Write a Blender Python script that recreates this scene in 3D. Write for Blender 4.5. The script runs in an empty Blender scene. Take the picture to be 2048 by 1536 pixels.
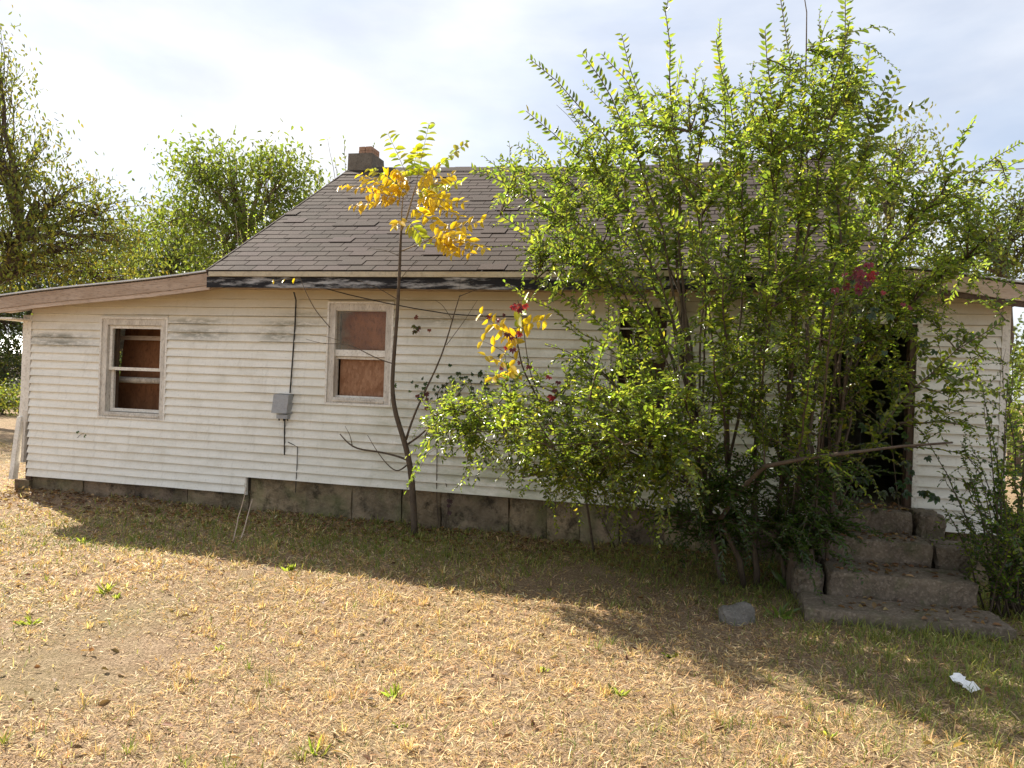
import bpy, math, random
import numpy as np
from mathutils import Vector, Matrix, Euler

rng = np.random.default_rng(7)
random.seed(7)
S = bpy.context.scene
COL = S.collection

# ------------------------------------------------------------------ camera
EYE = np.array([0.0, -7.713, 1.68])
FPX = 1470.0
_yaw, _pitch, _roll = -.26283, .000347, .036216
_fw = np.array([math.sin(_yaw) * math.cos(_pitch), math.cos(_yaw) * math.cos(_pitch), math.sin(_pitch)])
_r0 = np.array([math.cos(_yaw), -math.sin(_yaw), 0.0])
_u0 = np.cross(_r0, _fw)
_rt = _r0 * math.cos(_roll) + _u0 * math.sin(_roll)
_up = _u0 * math.cos(_roll) - _r0 * math.sin(_roll)
cam = bpy.data.cameras.new('camera')
cam.sensor_width = 36.0
cam.lens = FPX / 2048 * 36
cam.clip_start = 0.05
cam.clip_end = 1500
cam_o = bpy.data.objects.new('camera', cam)
COL.objects.link(cam_o)
m = Matrix(((_rt[0], _up[0], -_fw[0], EYE[0]), (_rt[1], _up[1], -_fw[1], EYE[1]), (_rt[2], _up[2], -_fw[2], EYE[2]), (0, 0, 0, 1)))
cam_o.matrix_world = m
S.camera = cam_o

# ------------------------------------------------------------------ sky, sun, exposure
SUN = np.array([-1.15, 0.60, 1.02]); SUN = SUN / np.linalg.norm(SUN)
SUN_EL = math.asin(SUN[2])
W = bpy.data.worlds.new('World'); S.world = W; W.use_nodes = True
nt = W.node_tree; nt.nodes.clear()
def wn(t): return nt.nodes.new(t)
out = wn('ShaderNodeOutputWorld'); bg = wn('ShaderNodeBackground')
sky = wn('ShaderNodeTexSky'); sky.sky_type = 'NISHITA'; sky.sun_disc = False
sky.sun_elevation = SUN_EL; sky.sun_rotation = math.atan2(SUN[0], SUN[1])
sky.air_density = 1.0; sky.dust_density = 1.2; sky.ozone_density = 1.6
tc = wn('ShaderNodeTexCoord'); mp = wn('ShaderNodeMapping')
mp.inputs['Scale'].default_value = (1.0, 1.0, 2.6)
mp.inputs['Location'].default_value = (0.35, 0.2, 0.1)
nz = wn('ShaderNodeTexNoise'); nz.inputs['Scale'].default_value = 1.5; nz.inputs['Detail'].default_value = 7; nz.inputs['Roughness'].default_value = .52
nz.inputs['Distortion'].default_value = .35
rp = wn('ShaderNodeValToRGB'); rp.color_ramp.elements[0].position = .34; rp.color_ramp.elements[1].position = .62
rp.color_ramp.elements[0].color = (.45, .45, .45, 1); rp.color_ramp.elements[1].color = (1, 1, 1, 1)
nz2 = wn('ShaderNodeTexNoise'); nz2.inputs['Scale'].default_value = 3.1; nz2.inputs['Detail'].default_value = 6
rp2 = wn('ShaderNodeValToRGB'); rp2.color_ramp.elements[0].position = .35; rp2.color_ramp.elements[1].position = .7
rp2.color_ramp.elements[0].color = (3.9, 4.15, 4.7, 1); rp2.color_ramp.elements[1].color = (5.9, 6.0, 6.15, 1)
mx = wn('ShaderNodeMix'); mx.data_type = 'RGBA'
L = nt.links.new
L(tc.outputs['Generated'], mp.inputs['Vector']); L(mp.outputs[0], nz.inputs['Vector']); L(mp.outputs[0], nz2.inputs['Vector'])
L(nz.outputs['Fac'], rp.inputs[0]); L(nz2.outputs['Fac'], rp2.inputs[0])
L(rp.outputs[0], mx.inputs['Factor']); L(sky.outputs[0], mx.inputs['A']); L(rp2.outputs[0], mx.inputs['B'])
L(mx.outputs['Result'], bg.inputs['Color']); bg.inputs['Strength'].default_value = 0.080
L(bg.outputs[0], out.inputs['Surface'])
sl = bpy.data.lights.new('sun', 'SUN'); sl.energy = 5.0; sl.angle = math.radians(.6); sl.color = (1.0, .93, .82)
so = bpy.data.objects.new('sun', sl); COL.objects.link(so)
so.rotation_euler = Vector(tuple(-SUN)).to_track_quat('-Z', 'Y').to_euler()
so.location = (-20, 10, 20)
S.view_settings.view_transform = 'Standard'; S.view_settings.look = 'None'
S.view_settings.exposure = 1.3; S.view_settings.gamma = 1.0
S.cycles.max_bounces = 10; S.cycles.diffuse_bounces = 5; S.cycles.transparent_max_bounces = 12
S.cycles.sample_clamp_indirect = 6

# ------------------------------------------------------------------ helpers
def ray(px, py): return _fw * FPX + _rt * (px - 1024) - _up * (py - 768)
def at(px, py, Y):
    v = ray(px, py); return EYE + (Y - EYE[1]) / v[1] * v
def gr(px, py, z=0.0):
    v = ray(px, py); return EYE + (z - EYE[2]) / v[2] * v
def unit(v): return v / (np.linalg.norm(v, axis=-1, keepdims=True) + 1e-9)

class MB:
    def __init__(s): s.v = []; s.f = []; s.c = []; s.n = 0
    def add(s, v, f, col=None):
        v = np.asarray(v, float).reshape(-1, 3)
        s.v.append(v)
        s.f += [tuple(i + s.n for i in q) for q in f]
        s.c.append(np.tile(np.array(col if col is not None else (1, 1, 1)), (len(v), 1)))
        s.n += len(v); return s
    def box(s, x0, x1, y0, y1, z0, z1, col=None):
        v = [(x0, y0, z0), (x1, y0, z0), (x1, y1, z0), (x0, y1, z0), (x0, y0, z1), (x1, y0, z1), (x1, y1, z1), (x0, y1, z1)]
        return s.add(v, [(3, 2, 1, 0), (4, 5, 6, 7), (0, 1, 5, 4), (1, 2, 6, 5), (2, 3, 7, 6), (3, 0, 4, 7)], col)
    def prism(s, prof, x0, x1, nx=1, wob=0.0, axis='x', col=None):
        # closed profile (list of (y,z)) swept along x (or along y when axis is 'y', profile (x,z))
        prof = np.array(prof); k = len(prof); xs = np.linspace(x0, x1, nx + 1)
        ph = rng.uniform(0, 6, 4); V = []
        for x in xs:
            dz = wob * (math.sin(x * 2.1 + ph[0]) + .6 * math.sin(x * 5.3 + ph[1])); dy = wob * 1.3 * (math.sin(x * 1.7 + ph[2]) + .5 * math.sin(x * 6.1 + ph[3]))
            for (a, b) in prof: V.append((x, a + dy, b + dz) if axis == 'x' else (a + dy, x, b + dz))
        F = []
        for i in range(nx):
            for j in range(k):
                a = i * k + j; b = i * k + (j + 1) % k
                F.append((a, b, b + k, a + k))
        F.append(tuple(range(k))[::-1]); F.append(tuple(nx * k + j for j in range(k)))
        return s.add(V, F, col)
    def tube(s, pts, rad, n=6, col=None):
        pts = np.asarray(pts, float); k = len(pts)
        rad = np.broadcast_to(np.asarray(rad, float), (k,)) if np.ndim(rad) == 0 or len(np.atleast_1d(rad)) == k else np.interp(np.linspace(0, 1, k), np.linspace(0, 1, len(rad)), rad)
        d = unit(np.gradient(pts, axis=0))
        ref = np.array([0.31, 0.22, .92]) if abs(d[0][2]) < .8 else np.array([1., .1, .05])
        a = unit(np.cross(d, ref)); b = np.cross(d, a)
        th = np.arange(n) / n * 2 * math.pi
        V = pts[:, None, :] + rad[:, None, None] * (np.cos(th)[None, :, None] * a[:, None, :] + np.sin(th)[None, :, None] * b[:, None, :])
        F = [(i * n + j, i * n + (j + 1) % n, (i + 1) * n + (j + 1) % n, (i + 1) * n + j) for i in range(k - 1) for j in range(n)]
        F.append(tuple(range(n))[::-1]); F.append(tuple((k - 1) * n + j for j in range(n)))
        return s.add(V.reshape(-1, 3), F, col)
    def mesh(s, name, smooth=False):
        me = bpy.data.meshes.new(name)
        V = np.concatenate(s.v); me.from_pydata(V.tolist(), [], s.f)
        at_ = me.attributes.new('col', 'FLOAT_COLOR', 'POINT')
        c = np.concatenate(s.c); c = np.hstack([c, np.ones((len(c), 1))])
        at_.data.foreach_set('color', c.astype(np.float32).ravel())
        if smooth: me.polygons.foreach_set('use_smooth', [True] * len(me.polygons))
        me.update(); return me
    def build(s, name, mat, parent=None, smooth=False, loc=(0, 0, 0)):
        return obj(name, s.mesh(name, smooth), mat, parent, loc)

def obj(name, me, mat=None, parent=None, loc=(0, 0, 0)):
    if mat is not None:
        if len(me.materials): me.materials[0] = mat
        else: me.materials.append(mat)
    o = bpy.data.objects.new(name, me); COL.objects.link(o); o.location = loc
    if parent is not None: o.parent = parent
    return o

def fast_mesh(name, V, F, C, k):
    # V (n,3); F (m,k) all the same size
    me = bpy.data.meshes.new(name)
    V = np.asarray(V, np.float32); F = np.asarray(F, np.int32)
    me.vertices.add(len(V)); me.vertices.foreach_set('co', V.ravel())
    me.loops.add(F.size); me.loops.foreach_set('vertex_index', F.ravel())
    me.polygons.add(len(F)); me.polygons.foreach_set('loop_start', np.arange(len(F), dtype=np.int32) * k)
    a = me.attributes.new('col', 'FLOAT_COLOR', 'POINT')
    a.data.foreach_set('color', np.hstack([C, np.ones((len(C), 1))]).astype(np.float32).ravel())
    me.update(calc_edges=True); me.validate(); return me

def thing(name, label, cat, loc=(0, 0, 0), group=None):
    o = bpy.data.objects.new(name, None); COL.objects.link(o); o.location = tuple(loc)
    o.empty_display_size = .2
    o['label'] = label; o['category'] = cat
    if group: o['group'] = group
    return o
def tag(o, label, cat, group=None):
    o['label'] = label; o['category'] = cat
    if group: o['group'] = group
    return o

# ------------------------------------------------------------------ materials
class NT:
    def __init__(s, name):
        s.m = bpy.data.materials.new(name); s.m.use_nodes = True; s.t = s.m.node_tree; s.t.nodes.clear()
        s.out = s.n('ShaderNodeOutputMaterial')
    def n(s, t, **kw):
        q = s.t.nodes.new(t)
        for k, v in kw.items():
            if k in q.inputs.keys(): q.inputs[k].default_value = v
            else: setattr(q, k, v)
        return q
    def l(s, a, b): s.t.links.new(a, b)
    def pos(s):
        if not hasattr(s, 'g'): s.g = s.n('ShaderNodeNewGeometry')
        return s.g.outputs['Position']
    def noise(s, scale, detail=4, rough=.55, stretch=None, vec=None, dist=0):
        q = s.n('ShaderNodeTexNoise'); q.inputs['Scale'].default_value = scale; q.inputs['Detail'].default_value = detail; q.inputs['Roughness'].default_value = rough
        q.inputs['Distortion'].default_value = dist
        v = vec or s.pos()
        if stretch:
            mm = s.n('ShaderNodeMapping'); mm.inputs['Scale'].default_value = stretch; s.l(v, mm.inputs['Vector']); v = mm.outputs[0]
        s.l(v, q.inputs['Vector']); return q.outputs['Fac']
    def ramp(s, fac, *els):
        q = s.n('ShaderNodeValToRGB'); e = q.color_ramp.elements
        while len(e) < len(els): e.new(.5)
        for i, (p, c) in enumerate(els):
            e[i].position = p; e[i].color = (c, c, c, 1) if np.isscalar(c) else (*c, 1)
        s.l(fac, q.inputs[0]); return q.outputs['Color']
    def mix(s, fac, a, b, mode='MIX'):
        q = s.n('ShaderNodeMix', data_type='RGBA', blend_type=mode)
        for val, sock in ((fac, 'Factor'), (a, 'A'), (b, 'B')):
            if hasattr(val, 'links') or hasattr(val, 'is_linked'): s.l(val, q.inputs[sock])
            elif sock == 'Factor': q.inputs[sock].default_value = val
            else: q.inputs[sock].default_value = (*val, 1)
        return q.outputs['Result']
    def math(s, op, a, b=0.0):
        q = s.n('ShaderNodeMath', operation=op)
        for i, v in enumerate((a, b)):
            if hasattr(v, 'is_linked'): s.l(v, q.inputs[i])
            else: q.inputs[i].default_value = v
        return q.outputs[0]
    def attr(s):
        q = s.n('ShaderNodeAttribute', attribute_name='col'); return q.outputs['Color']
    def bsdf(s, col, rough=.7, bump=None, bs=.3, bd=.01, spec=.3, metal=0):
        b = s.n('ShaderNodeBsdfPrincipled')
        if hasattr(col, 'is_linked'): s.l(col, b.inputs['Base Color'])
        else: b.inputs['Base Color'].default_value = (*col, 1)
        if hasattr(rough, 'is_linked'): s.l(rough, b.inputs['Roughness'])
        else: b.inputs['Roughness'].default_value = rough
        b.inputs['Specular IOR Level'].default_value = spec; b.inputs['Metallic'].default_value = metal
        if bump is not None:
            q = s.n('ShaderNodeBump'); q.inputs['Strength'].default_value = bs; q.inputs['Distance'].default_value = bd
            s.l(bump, q.inputs['Height']); s.l(q.outputs[0], b.inputs['Normal'])
        return b
    def done(s, b): s.l(b.outputs[0], s.out.inputs['Surface']); return s.m

def mottled(name, c1, c2, scale=8, rough=.8, c3=None, stretch=None, bs=.3, bd=.01, spec=.2, attr=False):
    q = NT(name); n1 = q.noise(scale, 6, .6, stretch); n2 = q.noise(scale * 5.3, 5, .6, stretch)
    col = q.mix(q.ramp(n1, (.32, 0), (.68, 1)), c1, c2)
    if c3: col = q.mix(q.ramp(n2, (.5, 0), (.7, .8)), col, c3)
    if attr: col = q.mix(1.0, col, q.attr(), 'MULTIPLY')
    return q.done(q.bsdf(col, rough, n2, bs, bd, spec))

def leaf_mat(name, trans=.45, rough=.35, spec=.5, tint=(1, 1, 1), tboost=1.5):
    q = NT(name); c = q.attr()
    n = q.noise(60, 2); c = q.mix(q.ramp(n, (.3, .0), (.7, .25)), c, (.02, .03, .01))
    b = q.bsdf(c, rough, None, spec=spec)
    t = q.n('ShaderNodeBsdfTranslucent'); tcol = q.mix(1.0, c, (tboost * tint[0], tboost * tint[1], tboost * .55 * tint[2]), 'MULTIPLY')
    q.l(tcol, t.inputs['Color'])
    x = q.n('ShaderNodeMixShader'); x.inputs[0].default_value = trans
    q.l(b.outputs[0], x.inputs[1]); q.l(t.outputs[0], x.inputs[2]); q.l(x.outputs[0], q.out.inputs['Surface']); return q.m

M = {}
# siding: chalky white vinyl with mildew smudges under the eave and green algae
q = NT('vinyl_siding')
sep = q.n('ShaderNodeSeparateXYZ'); q.l(q.pos(), sep.inputs[0]); X, Z = sep.outputs['X'], sep.outputs['Z']
n1 = q.noise(1.3, 6, .6); n2 = q.noise(9, 6, .65, (.35, 1, 2.2)); n3 = q.noise(45, 4, .7)
col = q.mix(q.ramp(n2, (.35, 0), (.72, .75)), (.82, .80, .725), (.70, .675, .585))
col = q.mix(q.ramp(n3, (.56, 0), (.72, .5)), col, (.50, .48, .42))
stk = q.ramp(q.noise(7, 6, .75, (2.2, 1, .22)), (.54, 0), (.72, .4)); col = q.mix(stk, col, (.47, .44, .36))
blt = q.ramp(q.noise(2.4, 7, .72), (.52, 0), (.70, .4)); col = q.mix(blt, col, (.50, .46, .36))
def spot(x0, z0, a, b):
    dx = q.math('DIVIDE', q.math('SUBTRACT', X, x0), a); dz = q.math('DIVIDE', q.math('SUBTRACT', Z, z0), b)
    s2 = q.math('ADD', q.math('MULTIPLY', dx, dx), q.math('MULTIPLY', dz, dz))
    return q.math('POWER', 2.7183, q.math('MULTIPLY', s2, -1.0))
acc = None
for (px, py, a, b) in ((395, 643, .42, .05), (400, 668, .45, .07), (610, 628, .30, .035), (585, 648, .42, .05), (560, 672, .3, .07), (115, 672, .5, .035), (120, 686, .55, .05), (900, 640, .5, .06), (840, 600, .3, .04)):
    p = at(px, py, 0); sp_ = spot(p[0], p[2], a, b); acc = sp_ if acc is None else q.math('ADD', acc, sp_)
smn = q.ramp(q.noise(14, 6, .7, (.5, 1, 1.6)), (.34, 0), (.54, 1))
col = q.mix(q.math('MULTIPLY', q.math('MINIMUM', acc, 1.0), q.math('MULTIPLY', smn, .8)), col, (.16, .155, .11))
alg = spot(-1.6, .95, 2.3, 1.1)
col = q.mix(q.math('MULTIPLY', alg, q.ramp(q.noise(3.2, 7, .7, (.6, 1, 1.8)), (.34, 0), (.60, .9))), col, (.30, .31, .19))
eave_bounce = spot(-3.0, 2.65, 8, .33)  # tan shade and warm reflected light below the eave, painted into the siding colour
col = q.mix(q.math('MULTIPLY', eave_bounce, .8), col, (.52, .44, .27))
M['siding'] = q.done(q.bsdf(col, .62, n3, .12, .004, .25))
M['trim'] = mottled('white_trim', (.80, .77, .70), (.66, .62, .54), 7, .65, (.45, .41, .34), bs=.15, bd=.004)
M['trim_old'] = mottled('weathered_trim', (.70, .66, .58), (.46, .42, .36), 12, .8, (.30, .26, .21), stretch=(1, 1, .3), bs=.35, bd=.004)
M['gutter'] = mottled('beige_metal', (.52, .46, .33), (.43, .37, .26), 5, .55, (.33, .28, .20), bs=.05, bd=.003)
q = NT('charred_fascia'); a1 = q.noise(3.0, 6, .7, (.55, 1, 3.5)); a2 = q.noise(20, 5, .7, (.3, 1, 2))
col = q.mix(q.ramp(a1, (.50, 0), (.60, 1)), (.018, .018, .020), (.34, .34, .34)); col = q.mix(q.ramp(a2, (.5, 0), (.72, .7)), col, (.03, .03, .032))
M['fascia'] = q.done(q.bsdf(col, .85, a2, .5, .006, .2))
M['raw_wood'] = mottled('raw_wood', (.33, .24, .17), (.44, .34, .26), 4, .85, (.17, .12, .085), stretch=(.6, 1, 4), bs=.4, bd=.006)
M['raw_wood_pale'] = mottled('pale_raw_wood', (.55, .44, .35), (.42, .32, .24), 4, .85, (.25, .18, .13), stretch=(.6, 1, 4), bs=.4, bd=.006)
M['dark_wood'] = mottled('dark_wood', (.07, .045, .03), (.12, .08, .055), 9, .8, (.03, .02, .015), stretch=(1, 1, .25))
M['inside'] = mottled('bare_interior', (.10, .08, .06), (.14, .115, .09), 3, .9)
q = NT('chipboard'); v = q.n('ShaderNodeTexVoronoi'); v.inputs['Scale'].default_value = 42; mm = q.n('ShaderNodeMapping'); mm.inputs['Scale'].default_value = (1, 1, .5)
mm.inputs['Rotation'].default_value = (0, .6, 0); q.l(q.pos(), mm.inputs[0]); q.l(mm.outputs[0], v.inputs['Vector'])
col = q.mix(q.ramp(v.outputs['Color'], (.2, 0), (.8, 1)), (.25, .125, .065), (.36, .20, .115)); col = q.mix(q.ramp(q.noise(6, 6, .7), (.45, 0), (.7, .7)), col, (.17, .07, .03))
M['board'] = q.done(q.bsdf(col, .8, q.noise(60, 3), .3, .003))
M['board_red'] = mottled('wet_plywood', (.30, .135, .06), (.20, .085, .038), 7, .75, (.12, .05, .025), stretch=(1, 1, .5))
q = NT('shingle'); gn = q.noise(120, 3, .8); ln = q.noise(1.2, 5, .6); lich = q.noise(6, 6, .75)
col = q.mix(1.0, q.mix(q.ramp(gn, (.3, 0), (.7, 1)), (.038, .028, .023), (.076, .057, .047)), q.attr(), 'MULTIPLY')
col = q.mix(q.ramp(ln, (.40, 0), (.66, .7)), col, (.082, .062, .05)); col = q.mix(q.ramp(lich, (.66, 0), (.74, .5)), col, (.19, .17, .15))
M['shingle'] = q.done(q.bsdf(col, .93, gn, .6, .004, .2))
M['felt'] = mottled('roof_felt', (.04, .035, .033), (.06, .05, .05), 5, .95)
M['metal_edge'] = mottled('galvanised_edge', (.62, .64, .66), (.5, .51, .52), 6, .45, bs=.05, spec=.5)
M['brick'] = mottled('brick', (.30, .17, .11), (.38, .24, .16), 12, .9, (.20, .13, .10))
M['stack'] = mottled('chimney_render', (.12, .10, .08), (.19, .165, .13), 9, .95, (.07, .06, .05))
q = NT('foundation_block'); b1 = q.noise(3.2, 7, .7); b2 = q.noise(26, 6, .7)
col = q.mix(q.ramp(b1, (.38, 0), (.62, 1)), (.36, .28, .19), (.17, .135, .09)); col = q.mix(q.ramp(q.noise(5.5, 7, .75), (.50, 0), (.64, .9)), col, (.05, .042, .03)); col = q.mix(q.ramp(b2, (.54, 0), (.7, .5)), col, (.34, .29, .22))
col = q.mix(q.ramp(q.noise(2.2, 5, .6), (.52, 0), (.7, .6)), col, (.20, .21, .10)); col = q.mix(1.0, col, q.attr(), 'MULTIPLY')
M['block'] = q.done(q.bsdf(col, .95, q.math('ADD', b2, b1), .9, .04, .15))
q = NT('old_concrete'); b1 = q.noise(5, 8, .75); b2 = q.noise(48, 6, .8)
col = q.mix(q.ramp(b1, (.35, 0), (.65, 1)), (.20, .16, .115), (.10, .08, .06)); col = q.mix(q.ramp(b2, (.52, 0), (.68, .7)), col, (.36, .29, .23))
col = q.mix(q.ramp(q.noise(6, 6, .7), (.52, 0), (.68, .7)), col, (.075, .085, .035))
vv = q.n('ShaderNodeTexVoronoi'); vv.inputs['Scale'].default_value = 60; q.l(q.pos(), vv.inputs['Vector'])
col = q.mix(q.ramp(vv.outputs['Color'], (.6, 0), (.95, .4)), col, (.36, .29, .22)); col = q.mix(q.ramp(vv.outputs['Color'], (.1, .35), (.3, 0)), col, (.08, .065, .05))
M['concrete'] = q.done(q.bsdf(col, .95, b2, .7, .010, .15))
M['stone'] = mottled('stone', (.22, .20, .175), (.14, .13, .11), 9, .9, (.28, .26, .23), bs=.9, bd=.03)
M['grey_metal'] = mottled('grey_metal', (.30, .31, .32), (.36, .37, .38), 12, .5, (.22, .21, .20), bs=.1, spec=.5)
M['cable'] = mottled('black_cable', (.035, .033, .03), (.06, .055, .05), 30, .7)
M['wire_pale'] = mottled('pale_wire', (.30, .30, .30), (.2, .2, .2), 10, .6)
M['bark'] = mottled('bark', (.085, .062, .045), (.13, .10, .07), 18, .9, (.05, .036, .026), stretch=(1, 1, .3), bs=.6)
M['bark_pale'] = mottled('pale_bark', (.22, .17, .11), (.30, .24, .16), 18, .9, (.14, .10, .07), stretch=(1, 1, .3), bs=.5)
M['leaf'] = leaf_mat('shrub_leaf', .6, .27, .75, tboost=2.5)
M['leaf_yellow'] = leaf_mat('yellow_leaf', .5, .4, .4, tint=(1, 1, .6), tboost=1.4)
M['leaf_far'] = leaf_mat('tree_leaf', .45, .5, .3, tboost=1.7)
M['leaf_red'] = leaf_mat('creeper_leaf', .4, .35, .5, tint=(1, .5, .5), tboost=1.4)
M['blade'] = leaf_mat('grass_blade', .35, .6, .25, tboost=1.45)
M['paper'] = mottled('paper', (.85, .85, .84), (.75, .75, .74), 20, .8)
q = NT('dirty_glass'); tr = q.n('ShaderNodeBsdfTransparent'); gl = q.n('ShaderNodeBsdfGlossy'); gl.inputs['Roughness'].default_value = .12; gl.inputs['Color'].default_value = (.8, .8, .8, 1)
df = q.n('ShaderNodeBsdfDiffuse'); df.inputs['Color'].default_value = (.26, .23, .17, 1)
x1 = q.n('ShaderNodeMixShader'); x2 = q.n('ShaderNodeMixShader'); x2.inputs[0].default_value = .015
sp2 = q.n('ShaderNodeSeparateXYZ'); q.l(q.pos(), sp2.inputs[0])
pc = at(735, 655, 0)
def rad2(x0, z0, a, b):
    dx = q.math('DIVIDE', q.math('SUBTRACT', sp2.outputs['X'], x0), a); dz = q.math('DIVIDE', q.math('SUBTRACT', sp2.outputs['Z'], z0), b)
    return q.math('ADD', q.math('MULTIPLY', dx, dx), q.math('MULTIPLY', dz, dz))
edge = q.math('MULTIPLY', q.math('SUBTRACT', rad2(pc[0] + .06, pc[2] - .02, .33, .26), .75), .32)
q.l(q.ramp(q.math('ADD', edge, q.math('MULTIPLY', q.noise(11, 7, .75), 1.0)), (.56, .0), (1.0, .5)), x1.inputs[0])
q.l(tr.outputs[0], x1.inputs[1]); q.l(df.outputs[0], x1.inputs[2]); q.l(x1.outputs[0], x2.inputs[1]); q.l(gl.outputs[0], x2.inputs[2]); q.l(x2.outputs[0], q.out.inputs['Surface'])
M['glass'] = q.m
q = NT('dry_ground'); g1 = q.noise(.7, 6, .6); g2 = q.noise(6, 7, .7); g3 = q.noise(70, 4, .75)
col = q.mix(q.ramp(g2, (.35, 0), (.65, 1)), (.34, .23, .14), (.50, .37, .24)); col = q.mix(q.ramp(g3, (.42, 0), (.58, .8)), col, (.11, .07, .04))
col = q.mix(q.ramp(g1, (.5, 0), (.72, .45)), col, (.17, .17, .07))
M['ground'] = q.done(q.bsdf(col, .97, g3, .9, .03, .1))

# ------------------------------------------------------------------ ground
def wav(x, y, seed=0, base=1.0, octs=4):
    r = np.random.default_rng(100 + seed); t = 0; a = 1.0; f = base; tot = 0
    for o in range(octs):
        for k in range(3):
            th = r.uniform(0, 6.28); ph = r.uniform(0, 6.28)
            t = t + a * np.sin((x * math.cos(th) + y * math.sin(th)) * f * r.uniform(.7, 1.3) + ph); tot += a
        a *= .62; f *= 1.9
    return t / tot
def ground_z(x, y):
    near = np.exp(-((x / 14.) ** 2 + ((y + 3) / 9.) ** 2))
    bank = .10 * np.exp(-(np.minimum(y + .02, 0) / .30) ** 2) * np.clip(.45 + .8 * wav(x, y * .3, 3, 2.6, 4), 0, 1) * ((x > -9) & (x < .4) & (y < .35))
    return .03 * wav(x, y, 1, 1.4, 4) * near + bank
gx = np.concatenate([[-600, -200, -80, -40, -25], np.linspace(-16, 9, 126), [14, 25, 60, 200, 600]])
gy = np.concatenate([[-300, -80, -30, -14], np.linspace(-9, 4, 66), [8, 16, 30, 60, 150, 400, 900]])
GX, GY = np.meshgrid(gx, gy); GZ = ground_z(GX, GY)
V = np.stack([GX, GY, GZ], -1).reshape(-1, 3); nx, ny = len(gx), len(gy)
idx = np.arange(nx * ny).reshape(ny, nx)
F = np.stack([idx[:-1, :-1], idx[:-1, 1:], idx[1:, 1:], idx[1:, :-1]], -1).reshape(-1, 4)
g = obj('ground', fast_mesh('ground', V, F, np.ones((len(V), 3)), 4), M['ground']); g['kind'] = 'structure'

# ------------------------------------------------------------------ house
XL, XR = -8.70, 2.63           # outer corners of the front wall
DEP = 5.9                      # depth of the house
XA, XB = -5.60, 1.30           # gable section between the two lean-tos
EAVE_Y, RIDGE_Y = -.36, 2.94
E_ = .1016                     # siding exposure
Z0 = .25                       # lowest siding course
ZM = Z0 + 2 * E_
def ridge_z(x): return float(np.interp(x, [-6.1, -4.5, -1.5, 1.5], [5.04, 4.97, 4.86, 4.87]))
def eave_z(x): return float(np.interp(x, [-6.1, -1.8, 1.5], [2.87, 2.845, 2.86]))
house = thing('house', 'derelict single-storey house with dirty white siding and brown shingle roof', 'house', (0, 0, 0))

W1 = (at(203, 700, 0)[0], at(337, 700, 0)[0], at(270, 839, 0)[2], at(270, 635, 0)[2])
W2 = (at(655, 700, 0)[0], at(787, 700, 0)[0], at(700, 810, 0)[2], at(700, 604, 0)[2])
W3 = (at(1218, 700, 0)[0], at(1352, 700, 0)[0], at(1290, 838, 0)[2], at(1290, 594, 0)[2])
DO = (at(1640, 800, 0)[0], at(1834, 800, 0)[0], .66, at(1800, 640, 0)[2])
OPEN = [W1, W2, W3, DO]
def roof_under(x):             # underside of the roof above the front wall
    if x < XA: return 2.66 + (x - XA) * (2.66 - 2.29) / (XA + 8.85)
    if x > XB: return 2.70 - (x - XB) * .115
    return 2.80
# structural wall behind the siding, open at windows and door
mb = MB()
xs = sorted({XL + .02, -5.34, XA, XB, XR - .02, *[o[0] + .04 for o in OPEN], *[o[1] - .04 for o in OPEN]})
for a, b in zip(xs[:-1], xs[1:]):
    mid = (a + b) / 2; zlow = (Z0 if mid < -5.34 else ZM) + .012; top = min(roof_under(a), roof_under(b)) + .02
    holes = [o for o in OPEN if o[0] < mid < o[1]]
    if holes:
        o = holes[0]; zb = o[2] + (.04 if o is not DO else 0)
        mb.box(a, b, .012, .12, zlow, zb); mb.box(a, b, .012, .12, o[3] - .04, top)
    else: mb.box(a, b, .012, .12, zlow, top)
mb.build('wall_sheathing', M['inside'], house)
mb = MB()   # other outer walls; the left one is open where an empty window looks through
mb.box(XL + .02, XL + .12, .13, 1.05, .2, 2.42); mb.box(XL + .02, XL + .12, 2.0, DEP, .2, 2.42)
mb.box(XL + .02, XL + .12, 1.05, 2.0, .2, 1.0); mb.box(XL + .02, XL + .12, 1.05, 2.0, 2.0, 2.42)
mb.box(XR - .12, XR - .02, .13, DEP, .2, 2.58); mb.box(XL + .02, XR - .02, DEP, DEP + .1, .2, 2.45); mb.box(-5.4, XR - .02, DEP, DEP + .1, 2.45, 2.75)
mb.build('outer_wall', M['siding'], house)
mb = MB()
mb.box(-5.4, -5.3, .13, DEP - .01, .2, 2.75); mb.box(.9, 1.0, .13, DEP - .01, .2, 2.75); mb.box(XL + .14, XR - .14, .13, DEP - .01, .12, .3)
mb.box(1.0, XR - .14, .13, 3.0, .3, .655); mb.box(-5.29, XR - .125, .121, DEP - .01, 2.50, 2.54)
mb.build('partition', M['inside'], house)
for x in (XA + .02, XB - .15):
    mb = MB(); V = [(x, .13, 2.3), (x, DEP, 2.3), (x, DEP, 2.8), (x, RIDGE_Y, ridge_z(x) - .12), (x, .13, 3.0)]
    V += [(x + .1, b, c) for (_, b, c) in V]
    mb.add(V, [(0, 1, 2, 3, 4), (9, 8, 7, 6, 5)] + [(i, (i + 1) % 5, (i + 1) % 5 + 5, i + 5) for i in range(5)])
    mb.build('gable_wall', M['siding'], house)

LT0 = at(420, 541, -.34); LT1 = at(0, 592, -.34); LTS = (LT1[2] - LT0[2]) / (LT1[0] - LT0[0])
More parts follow.
